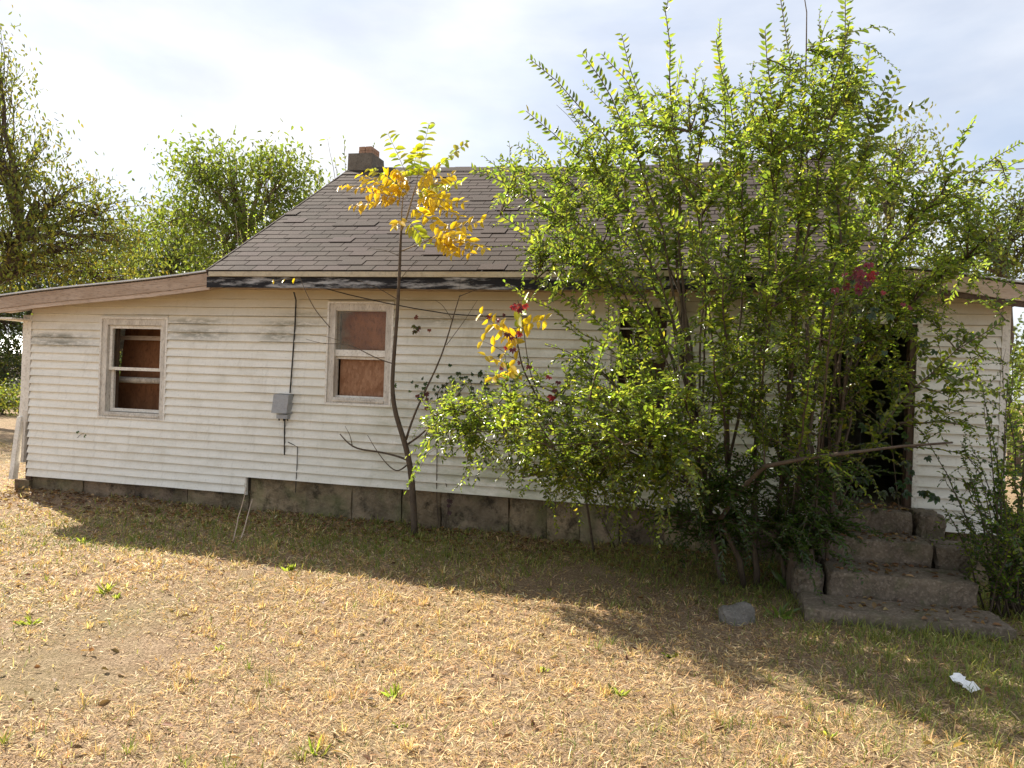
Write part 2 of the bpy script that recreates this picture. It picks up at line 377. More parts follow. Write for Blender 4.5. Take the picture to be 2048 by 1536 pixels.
# siding courses, each one a lapped board of its own
def course(x0, x1, z, h=E_, yo=0.0, wob=.0016):
    mb = MB(); prof = [(-.036 + yo, z), (-.033 + yo, z + .010), (-.004 + yo, z + h), (.008 + yo, z + h), (.008 + yo, z + .002), (-.006 + yo, z + .003)]
    mb.prism(prof, x0, x1, max(2, int((x1 - x0) / .22)), wob)
    return mb.build('siding_course', M['siding'], house)
joint = [-7.1, -5.33, -2.2, -.6, .8]
k = 0
while Z0 + k * E_ < 2.72:
    z = Z0 + k * E_; zc = z + E_ * .5
    segs = []
    left_end = XL + .065
    lim = 2.66 + .04
    if z > 2.26:
        left_end = max(XL + .065, LT0[0] + (z + .155 - LT0[2]) / LTS)
    right_end = at(1997, 800, 0)[0]
    if k < 2: spans = [(left_end, -5.335)]
    else: spans = [(left_end, right_end)]
    for o in OPEN:
        ns = []
        for a, b in spans:
            if o[2] < zc < o[3] and a < o[1] and b > o[0]:
                if o[0] - a > .03: ns.append((a, o[0] + .004))
                if b - o[1] > .03: ns.append((o[1] - .004, b))
                if z + E_ > o[3] + .004: course(o[0] + .006, o[1] - .006, o[3] - .003, z + E_ - o[3] + .003, wob=0)
                if z < o[2] - .004 and o is not DO: course(o[0] + .006, o[1] - .006, z, o[2] - z + .003, wob=0)
            else: ns.append((a, b))
        spans = ns
    js = [joint[(k // 2 + i) % 5] + .13 * math.sin(k * 3.1 + i) for i in (0, 2)]
    for a, b in spans:
        cuts = sorted(j for j in js if a + .4 < j < b - .4)
        e = [a] + cuts + [b]
        for i in range(len(e) - 1): course(e[i] + (.0 if i == 0 else .001), e[i + 1] - .0005, z + (.002 if i % 2 else 0), yo=(.0 if i % 2 == 0 else -.004))
    k += 1
for k in range(19):            # left end wall
    z = Z0 + k * E_
    mb = MB(); mb.prism([(XL + .001, z), (XL + .014, z + E_), (XL + .02, z + E_), (XL + .02, z)], .06, DEP, 2, 0, 'y')
    if 1.0 < z + .05 < 2.0:
        mb = MB(); pr = [(XL + .001, z), (XL + .014, z + E_), (XL + .02, z + E_), (XL + .02, z)]; mb.prism(pr, .06, 1.03, 2, 0, 'y'); mb.prism(pr, 2.02, DEP, 2, 0, 'y')
    mb.build('siding_course', M['siding'], house)
MB().box(-5.342, -5.318, -.024, .01, Z0 - .012, ZM + .01).build('siding_end_trim', M['trim'], house)
# corner boards
xr0 = at(1997, 800, 0)[0]
MB().box(xr0 + .003, XR + .012, -.03, .1, ZM - .02, 2.66).build('corner_board', M['trim'], house)
mb = MB(); prof = [(-8.775, -.03), (-8.70, -.034), (-8.64, -.028), (-8.64, .06), (-8.775, .09)]
def sweep(prof, stations):     # (x,y) profile moved along stations of (dx, dy, z)
    k = len(prof); V = [(a + dx, b + dy, z) for dx, dy, z in stations for a, b in prof]
    F = [(i * k + j, i * k + (j + 1) % k, (i + 1) * k + (j + 1) % k, (i + 1) * k + j) for i in range(len(stations) - 1) for j in range(k)]
    F += [tuple(range(k))[::-1], tuple((len(stations) - 1) * k + j for j in range(k))]; return V, F
mb.add(*sweep(prof, [(-.02, -.0, .95), (0, 0, 1.3), (0, 0, 2.36)])).build('corner_board', M['trim'], house)
mb = MB(); mb.add(*sweep([(-8.79, -.05), (-8.715, -.055), (-8.715, .02), (-8.79, .03)], [(-.055, -.05, .20), (-.025, -.02, .75), (-.006, .0, 1.02)])).build('loose_trim', M['trim'], house)
mb = MB(); mb.add(*sweep([(-8.70, -.032), (-8.655, -.034), (-8.655, .02), (-8.70, .02)], [(-.03, 0, .42), (-.01, 0, 1.1)])).build('loose_trim', M['trim_old'], house)
mb = MB(); mb.add(*sweep([(-8.70, -.0), (-8.60, -.0), (-8.60, .10), (-8.70, .1)], [(0, .02, .12), (0, .02, .42)])).build('rotted_post', M['dark_wood'], house)

# foundation blocks, uneven, with open joints
edges_px = [45, 160, 262, 370, 440, 494, 607, 700, 800, 880, 1015, 1092, 1160, 1240, 1330, 1420, 1500, 1590]
ex = [at(p, 1010, 0)[0] for p in edges_px] + [1.35, 1.75, 2.2, XR - .02]
for a, b in zip(ex[:-1], ex[1:]):
    low = b < -5.3
    top = (Z0 if low else ZM) + .02
    rows = [(-.15, top)] if rng.random() < .8 or low else [(-.15, .2), (.215, top)]
    for (za, zb) in rows:
        y0 = .035 + rng.uniform(-.018, .025); g_ = rng.uniform(.001, .008)
        n = 5; m_ = 4; V = []; F = []
        for j in range(m_ + 1):
            for i in range(n + 1):
                ed = (i in (0, n)) or (j in (0, m_))
                V.append((a + g_ + (b - a - 2 * g_) * i / n + rng.uniform(-.008, .008), y0 + (.012 if ed else 0) + rng.uniform(-.011, .011), za + (zb - za) * j / m_ + rng.uniform(-.008, .008)))
        for j in range(m_):
            for i in range(n): p = j * (n + 1) + i; F.append((p, p + 1, p + n + 2, p + n + 1))
        k0 = len(V); V += [(a + g_, .3, za), (b - g_, .3, za), (b - g_, .3, zb), (a + g_, .3, zb)]
        r0 = list(range(n + 1)); r1 = [m_ * (n + 1) + i for i in range(n + 1)]
        F += [tuple(r0[::-1]) + (k0, k0 + 1), tuple(r1) + (k0 + 2, k0 + 3)]
        F += [tuple(j * (n + 1) for j in range(m_ + 1)) + (k0 + 3, k0), tuple(j * (n + 1) + n for j in range(m_, -1, -1)) + (k0 + 1, k0 + 2)]
        t = rng.uniform(.75, 1.15)
        MB().add(V, F, (t, t * rng.uniform(.95, 1.02), t * rng.uniform(.88, 1))).build('foundation_block', M['block'], house)
MB().box(XL + .1, XR - .1, .1, .28, -.2, .3).build('foundation_core', M['dark_wood'], house)
MB().box(XL - .12, XL + .12, -.03, .25, -.1, .19, (.8, .75, .7)).build('corner_pier', M['block'], house)

# eave: beige metal edge, charred fascia boards, soffit
def eave_piece(name, x0, x1, y0, y1, za, zb, mat, wob=.0, n=None):
    mb = MB(); V = []; n = n or max(2, int((x1 - x0) / .3)); F = []
    for i in range(n + 1):
        x = x0 + (x1 - x0) * i / n; e = eave_z(x); w = lambda: rng.uniform(-wob, wob)
        V += [(x, y0 + w() * .4, e + za + w()), (x, y0 + w() * .4, e + zb), (x, y1, e + zb), (x, y1, e + za)]
    for i in range(n):
        for j in range(4): F.append((i * 4 + j, i * 4 + (j + 1) % 4, i * 4 + 4 + (j + 1) % 4, i * 4 + 4 + j))
    F += [(3, 2, 1, 0), tuple(n * 4 + j for j in range(4))]
    return mb.add(V, F).build(name, mat, house)
eave_piece('metal_drip_edge', -5.66, 1.45, -.405, -.30, -.062, -.006, M['gutter'], .002)
fx = [-5.70, -2.62, -.4, 1.4]
for a, b in zip(fx[:-1], fx[1:]): eave_piece('fascia_board', a, b - .012, -.38 + rng.uniform(-.004, .004), -.345, -.185, -.064, M['fascia'], .006, int((b - a) / .12))
eave_piece('fascia_cap', -2.66, -2.58, -.39, -.378, -.19, -.06, M['fascia'], .003)
eave_piece('soffit', -5.62, 1.38, -.344, .0, -.165, -.15, M['raw_wood'], .001)

# main roof
def rp3(x, v, off=0.0):        # point on the front slope
    e = np.array([x, EAVE_Y - .05, eave_z(x)]); r = np.array([x, RIDGE_Y, ridge_z(x)])
    p = e + (r - e) * v; d = unit(r - e); n = np.array([0, -d[2], d[1]]); return p + n * off
mb = MB(); V = []; xsr = np.linspace(-5.68, 1.52, 16)
for x in xsr: V += [rp3(x, 0, -.012), rp3(x, 1, -.012), np.array([x, 2 * RIDGE_Y + .36, eave_z(x)]), np.array([x, 2 * RIDGE_Y + .36, eave_z(x) - .05]), rp3(x, 1, -.1), rp3(x, 0, -.05)]
F = [(i * 6 + j, i * 6 + (j + 1) % 6, i * 6 + 6 + (j + 1) % 6, i * 6 + 6 + j) for i in range(15) for j in range(6)] + [(5, 4, 3, 2, 1, 0), tuple(15 * 6 + j for j in range(6))]
mb.add(V, F); roof = mb.build('roof', M['felt'], house)
slope = np.linalg.norm(rp3(-4, 1) - rp3(-4, 0)); EXP = .140; NR = int(slope / EXP)
sh_meshes = []
for i in range(8):
    t = rng.uniform(.72, 1.3); w = .291; mbs = MB()
    mbs.add([(0, 0, .003), (w, 0, .003), (w, 0, .010), (0, 0, .010), (0, EXP + .03, .0), (w, EXP + .03, .0), (w, EXP + .03, .004), (0, EXP + .03, .004)],
            [(3, 2, 1, 0)[::-1], (3, 2, 6, 7), (0, 4, 5, 1), (0, 3, 7, 4), (1, 5, 6, 2), (4, 7, 6, 5)], (t, t * rng.uniform(.94, 1.03), t * rng.uniform(.92, 1.05)))
    me = mbs.mesh('shingle'); me.materials.append(M['shingle']); sh_meshes.append(me)
cand = []
for r_ in range(NR + 1):
    off = (.1485 if r_ % 2 else 0) + .04 * math.sin(r_ * 2.3)
    for c_ in range(26):
        x = -5.685 + c_ * .3 - off
        if x + .297 < -5.65 or x > 1.5: continue
        cand.append((r_, x))
def shingle_matrix(r_, x):
    v = min(r_ * EXP / slope, 1.0); p = rp3(x, v, .0); d = unit(rp3(x, 1) - rp3(x, 0)); xa = unit(rp3(x + .2, v) - rp3(x - .2, v)); n = unit(np.cross(xa, d)); j = rng.normal(0, .010)
    d = unit(d + xa * j); xa = np.cross(d, n)
    return Matrix(((xa[0], d[0], n[0], p[0]), (xa[1], d[1], n[1], p[1] + .0), (xa[2], d[2], n[2], p[2] + rng.uniform(0, .002) + (rng.uniform(.003, .010) if rng.random() < .08 else 0)), (0, 0, 0, 1)))
cand.sort(key=lambda a: (a[1] > -2.0 or a[1] < -5.67, a[0]))
rest = MB()
for i, (r_, x) in enumerate(cand):
    mt = shingle_matrix(r_, x)
    if i < 295:
        o = bpy.data.objects.new('shingle', sh_meshes[int(rng.integers(8))]); COL.objects.link(o); o.parent = roof; o.matrix_local = mt
    else:
        t = rng.uniform(.72, 1.3); a = np.array(mt); w = min(.291, 1.52 - x); x0 = max(0, -5.675 - x)
        b = np.array([(x0, 0, .003), (w, 0, .003), (w, 0, .010), (x0, 0, .010), (x0, EXP, .0), (w, EXP, .0), (w, EXP, .004), (x0, EXP, .004)])
        rest.add(b @ a[:3, :3].T + a[:3, 3], [(0, 1, 2, 3), (3, 2, 6, 7), (0, 4, 5, 1), (0, 3, 7, 4), (1, 5, 6, 2), (4, 7, 6, 5)], (t, t, t * .97))
o = rest.build('shingles', M['shingle'], roof); o['kind'] = 'stuff'
mb = MB(); V = []
for x in xsr: V += [(x, RIDGE_Y - .12, ridge_z(x) - .055), (x, RIDGE_Y, ridge_z(x) + .022), (x, RIDGE_Y + .12, ridge_z(x) - .055), (x, RIDGE_Y, ridge_z(x) - .02)]
F = [(i * 4 + j, i * 4 + (j + 1) % 4, i * 4 + 4 + (j + 1) % 4, i * 4 + 4 + j) for i in range(15) for j in range(4)] + [(3, 2, 1, 0), (60, 61, 62, 63)]
mb.add(V, F, (.9, .9, .9)).build('ridge_cap', M['shingle'], roof)
mb = MB(); V = []
for i in range(9):
    v = i / 8; p = rp3(-5.69, v, .014); q_ = rp3(-5.69, v, -.06); V += [p, p + (.02, 0, .0), q_ + (.02, 0, 0), q_]
F = [(i * 4 + j, i * 4 + (j + 1) % 4, i * 4 + 4 + (j + 1) % 4, i * 4 + 4 + j) for i in range(8) for j in range(4)] + [(3, 2, 1, 0), (32, 33, 34, 35)]
mb.add(V, F).build('rake_edge', M['shingle'], roof)
# chimney: rendered base with a brick flue on it
ch = MB(); cz = ridge_z(-5.5)
ch.add([(-5.68, 2.85, cz - .35), (-5.22, 2.85, cz - .35), (-5.22, 3.3, cz - .35), (-5.68, 3.3, cz - .35), (-5.675, 2.86, cz + .24), (-5.26, 2.86, cz + .23), (-5.26, 3.29, cz + .23), (-5.675, 3.29, cz + .24)],
       [(3, 2, 1, 0), (4, 5, 6, 7), (0, 1, 5, 4), (1, 2, 6, 5), (2, 3, 7, 6), (3, 0, 4, 7)])
cho = ch.build('chimney', M['stack'], house)
for r_ in range(2):
    for (a, b, c, d) in ((-5.53, -5.425, 2.93, 3.03), (-5.415, -5.31, 2.93, 3.03), (-5.53, -5.44, 3.04, 3.22), (-5.40, -5.31, 3.04, 3.22)):
        MB().box(a + r_ * .004, b, c, d, cz + .241 + r_ * .062, cz + .241 + r_ * .062 + .057).build('brick', M['brick'], cho)

# lean-to roofs
def leanto(x0, z0, x1, z1, name, mat, matlow, edge):
    # rake board at the front, roof slab behind, metal edge on top
    def slab(y0, y1, a, b, xx0=x0, xx1=x1):
        V = []; n = 8
        for i in range(n + 1):
            t = i / n; x = xx0 + (xx1 - xx0) * t; z = z0 + (z1 - z0) * t + .012 * math.sin(t * 6)
            V += [(x, y0, z + a), (x, y0, z + b), (x, y1, z + b), (x, y1, z + a)]
        F = [(i * 4 + j, i * 4 + (j + 1) % 4, i * 4 + 4 + (j + 1) % 4, i * 4 + 4 + j) for i in range(n) for j in range(4)] + [(3, 2, 1, 0), tuple(n * 4 + j for j in range(4))]
        return MB().add(V, F)
    slab(-.30, DEP + .2, -.05, -.006).build('lean_to_roof', M['felt'], house)
    slab(-.335, -.301, -.165, -.022).build('rake_board', mat, house)
    slab(-.325, -.302, -.215, -.168).build('lower_rake_board', matlow, house)
    slab(-.36, DEP + .22, -.005, .012).build('metal_roof_sheet', edge, house)
    slab(-.30, 0.03, -.16, -.145).build('rake_soffit', M['raw_wood'], house)
p0 = at(420, 541, -.34); p1 = at(0, 592, -.34); sl_ = (p1[2] - p0[2]) / (p1[0] - p0[0])
xe = -9.05
leanto(xe, p0[2] + sl_ * (xe - p0[0]), XA - .1, p0[2] + sl_ * (XA - .1 - p0[0]), 'l', M['raw_wood'], M['raw_wood_pale'], M['metal_edge'])
MB().box(-9.04, -8.66, -.29, DEP, 2.285, 2.305).build('eave_soffit', M['trim'], house)
q0 = at(1930, 549, -.34); q1 = at(2048, 562, -.34); sr = (q1[2] - q0[2]) / (q1[0] - q0[0])
leanto(1.53, q0[2] + sr * (1.53 - q0[0]), 2.95, q0[2] + sr * (2.95 - q0[0]), 'r', M['raw_wood_pale'], M['dark_wood'], M['metal_edge'])

# windows
def rect_frame(mb, x0, x1, z0, z1, w, y0, y1, ws=None):
    ws = ws or w
    mb.box(x0, x0 + w, y0, y1, z0, z1); mb.box(x1 - w, x1, y0, y1, z0, z1)
    mb.box(x0 + w, x1 - w, y0 + .0015, y1, z1 - w, z1 - .001); mb.box(x0 + w, x1 - w, y0 + .0015, y1, z0 + .001, z0 + ws)
def window(o, name):
    x0, x1, z0, z1 = o
    w = bpy.data.objects.new('window', None); COL.objects.link(w); w.parent = house
    mb = MB(); rect_frame(mb, x0, x1, z0, z1, .022, -.034, .02); mb.build('j_channel', M['trim'], w)
    mb = MB(); rect_frame(mb, x0 + .023, x1 - .023, z0 + .023, z1 - .023, .075, -.016, .10, .06); mb.build('casing', M['trim_old'], w)
    mb = MB(); mb.add([(x0 + .09, -.03, z0 + .062), (x1 - .09, -.03, z0 + .062), (x1 - .09, .1, z0 + .085), (x0 + .09, .1, z0 + .085), (x0 + .09, -.03, z0 + .04), (x1 - .09, -.03, z0 + .04), (x1 - .09, .1, z0 + .04), (x0 + .09, .1, z0 + .04)],
                      [(0, 1, 2, 3), (7, 6, 5, 4), (0, 4, 5, 1), (1, 5, 6, 2), (2, 6, 7, 3), (3, 7, 4, 0)]).build('sill', M['trim_old'], w)
    return w
def sash(w, x0, x1, z0, z1, y, b=.035, mat='trim', bb=None):
    mb = MB(); rect_frame(mb, x0, x1, z0, z1, b, y, y + .035, bb or b); return mb.build('sash', M[mat], w)
# left window: empty sashes, brown board leaning inside
x0, x1, z0, z1 = W1; w = window(W1, 'l'); a, b = x0 + .1, x1 - .1; c, d = z0 + .087, z1 - .1; mid = at(270, 738, .03)[2]
sash(w, a + .003, b - .003, mid - .022, d, .02, .04); sash(w, a + .006, b - .006, c + .002, mid + .018, .06, .04)
MB().box(a + .01, a + .045, .11, .15, c, d).build('inner_jamb', M['dark_wood'], w)
bx0 = at(241, 700, .5)[0]; bx1 = at(338, 700, .5)[0]
MB().add([(bx0 - .06, .50, .95), (bx1 + .2, .50, .95), (bx1 + .2, .52, .95), (bx0 - .06, .52, .95), (bx0 + .03, .56, 2.4), (bx1 + .2, .56, 2.4), (bx1 + .2, .58, 2.4), (bx0 + .03, .58, 2.4)],
         [(3, 2, 1, 0), (4, 5, 6, 7), (0, 1, 5, 4), (1, 2, 6, 5), (2, 3, 7, 6), (3, 0, 4, 7)]).build('board', M['board_red'], w)
mb = MB(); za = at(280, 676, .4)[2]; mb.box(at(226, 676, .4)[0], b + .1, .40, .44, za - .028, za + .028); mb.build('inner_rail', M['raw_wood_pale'], w)
mb = MB(); za = at(280, 760, .36)[2]; xa = at(221, 760, .36)[0]
mb.tube([(xa, .36, za + .005), (xa + .03, .36, za), (xa + .4, .36, za - .005), (xa + .9, .36, za)], [.02, .04, .042, .038], 8); mb.build('curtain_roll', M['trim_old'], w, True)
mb = MB(); xa = at(226, 700, .38)[0]; mb.box(xa, xa + .035, .38, .399, at(226, 755, .38)[2], at(226, 668, .38)[2]); mb.build('inner_stile', M['raw_wood_pale'], w)
# middle window: dusty upper pane, lower half boarded
x0, x1, z0, z1 = W2; w = window(W2, 'm'); a, b = x0 + .065, x1 - .065; c, d = z0 + .075, z1 - .07; mid = at(715, 708, .03)[2]
s_ = sash(w, a + .002, b - .002, mid - .03, d, .005, .034, bb=.075); MB().box(a + .036, b - .036, .02, .024, mid + .045, d - .034).build('pane', M['glass'], s_)
sash(w, a + .004, b - .004, c, mid - .032, .045, .03)
mb = MB(); mb.box(a + .05, b, .11, .122, c - .05, mid + .0).build('board', M['board'], w)
MB().box(a + .04, b, .125, .137, mid + .001, d + .05).build('board', M['board_red'], w)
# right window behind the shrub, with glazing bars
x0, x1, z0, z1 = W3; w = window(W3, 'r'); a, b = x0 + .065, x1 - .065; c, d = z0 + .075, z1 - .07; mid = at(1290, 708, .03)[2]
s_ = sash(w, a + .002, b - .002, mid - .02, d, .005, .034); sash(w, a + .004, b - .004, c, mid - .022, .045, .03)
for i in (1, 2): xx = a + (b - a) * i / 3; MB().box(xx - .009, xx + .009, .01, .03, mid + .02, d - .034).build('glazing_bar', M['trim'], s_)
zz = (mid + d) / 2; MB().box(a + .036, b - .036, .012, .028, zz - .008, zz + .008).build('glazing_bar', M['trim'], s_)
MB().box(a, b, .2, .21, c - .05, d + .05).build('board', M['dark_wood'], w)
# doorway: open, dark, with trim
dr = bpy.data.objects.new('doorway', None); COL.objects.link(dr); dr.parent = house
x0, x1, z0, z1 = DO
MB().box(x1 - .022, x1 + .022, -.03, .02, z0 - .15, z1 + .05).build('door_trim', M['trim'], dr)
MB().box(x0 - .07, x0 + .005, -.03, .02, z0 - .02, z1 + .05).build('door_trim', M['trim'], dr)
MB().box(x0 + .006, x1 - .023, -.028, .02, z1 - .03, z1 + .048).build('door_trim', M['trim'], dr)
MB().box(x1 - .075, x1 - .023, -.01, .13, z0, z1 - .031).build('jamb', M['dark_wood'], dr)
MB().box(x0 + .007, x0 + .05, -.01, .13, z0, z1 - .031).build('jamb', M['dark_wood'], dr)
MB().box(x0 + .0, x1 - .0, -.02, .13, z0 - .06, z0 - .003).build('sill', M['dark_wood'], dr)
# downpipe stub by the right window
dp = MB(); xx = at(1367, 620, -.06)[0]; dp.tube([(xx, -.30, 2.66), (xx, -.2, 2.60), (xx, -.07, 2.50), (xx, -.06, 2.2), (xx, -.06, 1.95)], .028, 8); dp.build('downpipe', M['cable'], house, True)

# ------------------------------------------------------------------ steps, stone, litter, services
st = thing('concrete_steps', 'cracked old concrete steps below the open doorway', 'steps', (1.45, -.8, 0))
def rough_block(name, parent, x0, x1, y0, y1, z0, z1, mat, org, nx=10, ny=3, nz=2, j=.007, rnd=.022):
    # a worn concrete block: gridded box with nibbled edges
    V = []; F = []; key = {}
    xs_, ys_, zs_ = np.linspace(x0, x1, nx + 1), np.linspace(y0, y1, ny + 1), np.linspace(z0, z1, nz + 1)
    def vid(i, jj, k):
        if (i, jj, k) not in key:
            key[(i, jj, k)] = len(V); e = (i in (0, nx)) + (jj in (0, ny)) + (k in (0, nz))
            p = np.array([xs_[i], ys_[jj], zs_[k]]) + rng.normal(0, j * .5, 3) * np.array([1, 1, .5]); rr = rnd * (.25 + 1.3 * max(0, float(wav(p[0] * 3, p[1] * 3 + p[2] * 4, 44, 2.2, 3)))); c = np.array([(x0 + x1) / 2, (y0 + y1) / 2, (z0 + z1) / 2])
            if e >= 2: p = p + np.sign(c - p) * rr * rng.uniform(.6, 1.2)
            V.append(p - np.array(org))
        return key[(i, jj, k)]
    for i in range(nx):
        for k in range(nz):
            F.append((vid(i, 0, k), vid(i + 1, 0, k), vid(i + 1, 0, k + 1), vid(i, 0, k + 1))); F.append((vid(i, ny, k), vid(i, ny, k + 1), vid(i + 1, ny, k + 1), vid(i + 1, ny, k)))
        for jj in range(ny):
            F.append((vid(i, jj, nz), vid(i + 1, jj, nz), vid(i + 1, jj + 1, nz), vid(i, jj + 1, nz))); F.append((vid(i, jj, 0), vid(i, jj + 1, 0), vid(i + 1, jj + 1, 0), vid(i + 1, jj, 0)))
    for jj in range(ny):
        for k in range(nz):
            F.append((vid(0, jj, k), vid(0, jj, k + 1), vid(0, jj + 1, k + 1), vid(0, jj + 1, k))); F.append((vid(nx, jj, k), vid(nx, jj + 1, k), vid(nx, jj + 1, k + 1), vid(nx, jj, k + 1)))
    return MB().add(V, F).build(name, mat, parent)
so_ = (1.45, -.8, 0)
rough_block('landing', st, 1.0, 1.79, -.45, .0, -.05, .66, M['concrete'], so_, 30, 10, 12)
rough_block('broken_side', st, 1.84, 2.06, -.44, -.02, .30, .655, M['concrete'], so_, 9, 10, 8, .012, .045)
rough_block('step', st, .95, 1.84, -.89, -.453, -.05, .47, M['concrete'], so_, 32, 10, 10)
rough_block('broken_side', st, 1.875, 2.14, -.87, -.47, .14, .455, M['concrete'], so_, 9, 10, 8, .012, .045)
rough_block('step', st, .97, 2.04, -1.36, -.893, -.05, .285, M['concrete'], so_, 40, 10, 8)
rough_block('broken_side', st, .72, .945, -1.33, -.91, -.05, .27, M['concrete'], so_, 9, 10, 8, .012, .045)
sb = rough_block('concrete_slab', None, .74, 2.12, -1.86, -1.37, -.08, .10, M['concrete'], (1.5, -1.8, 0), 46, 14, 3); sb.location = (1.5, -1.8, 0)
tag(sb, 'low mossy concrete slab in front of the cracked steps', 'slab')

def stone(loc, r, sc, name='stone'):
    import bmesh
    bm = bmesh.new(); bmesh.ops.create_icosphere(bm, subdivisions=3, radius=1)
    ph = rng.uniform(0, 6, 6)
    for v in bm.verts:
        c = v.co; d = 1 + .22 * math.sin(2.1 * c.x + ph[0]) * math.cos(1.9 * c.y + ph[1]) + .12 * math.sin(4.3 * c.z + 3 * c.x + ph[2]) + rng.normal(0, .02)
        v.co = Vector((c.x * sc[0] * d * r, c.y * sc[1] * d * r, (abs(c.z) ** .8 * (1 if c.z > 0 else -1)) * sc[2] * d * r))
        if c.z > 0 and c.x > .1: v.co.z += .25 * r * max(0, c.x - .1) * (1 - abs(c.y))
    me = bpy.data.meshes.new(name); bm.to_mesh(me); bm.free()
    return obj(name, me, M['stone'], None, loc)
p = gr(1472, 1243); tag(stone((p[0], p[1] + .08, -.02), .15, (.95, .75, .95)), 'pale grey pointed rock lying in the shaded grass below the shrub', 'rock')
p = gr(1920, 1384)
mb = MB(); n = 6
V = [((i / n - .5) * .10 + rng.uniform(-.008, .008), (j / n - .5) * .12 + rng.uniform(-.008, .008), .06 + .014 * math.sin(i * 1.3 + j * .7) + .010 * math.sin(j * 1.1) + rng.uniform(-.008, .008)) for j in range(n + 1) for i in range(n + 1)]
F = [(j * (n + 1) + i, j * (n + 1) + i + 1, j * (n + 1) + i + n + 2, j * (n + 1) + i + n + 1) for j in range(n) for i in range(n)]
o = mb.add(V, F).build('paper_scrap', M['paper'], None, loc=(p[0], p[1], 0)); o.modifiers.new('thickness', 'SOLIDIFY').thickness = .002
o.rotation_euler = (.35, .1, .4); o.location.z = .01
tag(o, 'crumpled white paper scrap lying on the grass in front of the slab', 'litter')

bp = at(566, 809, -.05)
ub = thing('utility_box', 'grey metal utility box fixed to the white siding between the windows', 'utility box', tuple(bp))
mb = MB(); mb.add([(-.105, .0, -.10), (.10, .0, -.10), (.11, .05, -.115), (-.11, .05, -.115), (-.085, -.07, .115), (.115, -.07, .115), (.115, .05, .125), (-.085, .05, .125), (-.105, -.075, -.10), (.095, -.075, -.10)],
    [(8, 9, 5, 4), (0, 1, 9, 8)[::-1], (4, 5, 6, 7), (9, 1, 2, 6, 5), (8, 4, 7, 3, 0), (2, 3, 7, 6), (0, 3, 2, 1)]).build('cover', M['grey_metal'], ub)
MB().box(-.05, .09, -.05, .03, -.165, -.118).build('terminal', M['grey_metal'], ub)
for xx in (-.04, .02, .07): MB().tube([(xx, -.02, -.12), (xx + .01, -.02, -.19)], .008, 6).build('wire_end', M['cable'], ub)
def cable(name, label, pts, r, mat='cable', n=6):
    pts = np.array(pts); o_ = pts[0].copy(); mb = MB(); mb.tube(pts - o_, r, n); o = mb.build(name, M[mat], None, True, tuple(o_)); return tag(o, label, 'cable')
cable('cable', 'black cable running down the siding from the eave to the utility box', [at(588, 585, -.30), at(592, 600, -.06), at(590, 650, -.035), at(585, 720, -.034), at(580, 786, -.05)], .009)
cable('cable', 'short dark cable hanging below the utility box', [at(570, 832, -.05), at(569, 860, -.036), at(569, 910, -.034)], .008)
cable('cable', 'thin loose wire bent down the siding to the foundation', [at(576, 884, -.034), at(588, 890, -.036), at(595, 894, -.034), at(594, 930, -.034), at(592, 965, -.03), at(591, 985, -.0)], .005)
cable('cable', 'slack black cable sagging along the wall from the fascia toward the shrub', [at(640, 574, -.37), at(700, 590, -.25), at(772, 606, -.12), at(830, 617, -.1), at(898, 628, -.08), at(960, 632, -.07), at(1060, 634, -.06)], .006)
cable('overhead_wire', 'thin overhead wire crossing the sky beside the right-hand trees', [at(1600, 300, 9), at(1760, 340, 9), at(1900, 347, 9), at(2048, 337, 9), at(2300, 300, 9)], .012, 'wire_pale')

# ------------------------------------------------------------------ leaves
def leaf_arrays(pos, d, nrm, ln, wd, col, fold=.25):
    # six-point leaf folded on its midrib, two quads each
    d = unit(d); s = unit(np.cross(nrm, d)); n = np.cross(d, s); ln = ln[:, None]; wd = wd[:, None]
    up = n * wd * fold
    b = pos; t = pos + d * ln - n * ln * .08
    l1 = pos + d * ln * .30 + s * wd * .48 + up; l2 = pos + d * ln * .68 + s * wd * .40 + up * .8
    r1 = pos + d * ln * .30 - s * wd * .48 + up; r2 = pos + d * ln * .68 - s * wd * .40 + up * .8
    V = np.stack([b, l1, l2, t, r2, r1], 1).reshape(-1, 3); N = len(pos); i = np.arange(N)[:, None] * 6
    F = np.concatenate([i + np.array([0, 3, 2, 1]), i + np.array([0, 5, 4, 3])], 0)
    return V, F, np.repeat(col, 6, 0)
def palette(cols, n, jit=.15):
    cols = np.array(cols); c = cols[rng.integers(0, len(cols), n)]
    return np.clip(c * (1 + rng.normal(0, jit, (n, 1))) * (1 + rng.normal(0, .06, (n, 3))), .003, 1)
def curve(a, b, lift=.2, n=7, side=None, jit=.03):
    a, b = np.asarray(a, float), np.asarray(b, float); t = np.linspace(0, 1, n)[:, None]; L_ = np.linalg.norm(b - a)
    c = (a + b) / 2 + np.array([0, 0, lift * L_]) + (np.zeros(3) if side is None else np.asarray(side) * L_)
    p = (1 - t) ** 2 * a + 2 * t * (1 - t) * c + t ** 2 * b
    p[1:-1] += rng.normal(0, jit * L_ / n, (n - 2, 3)); return p
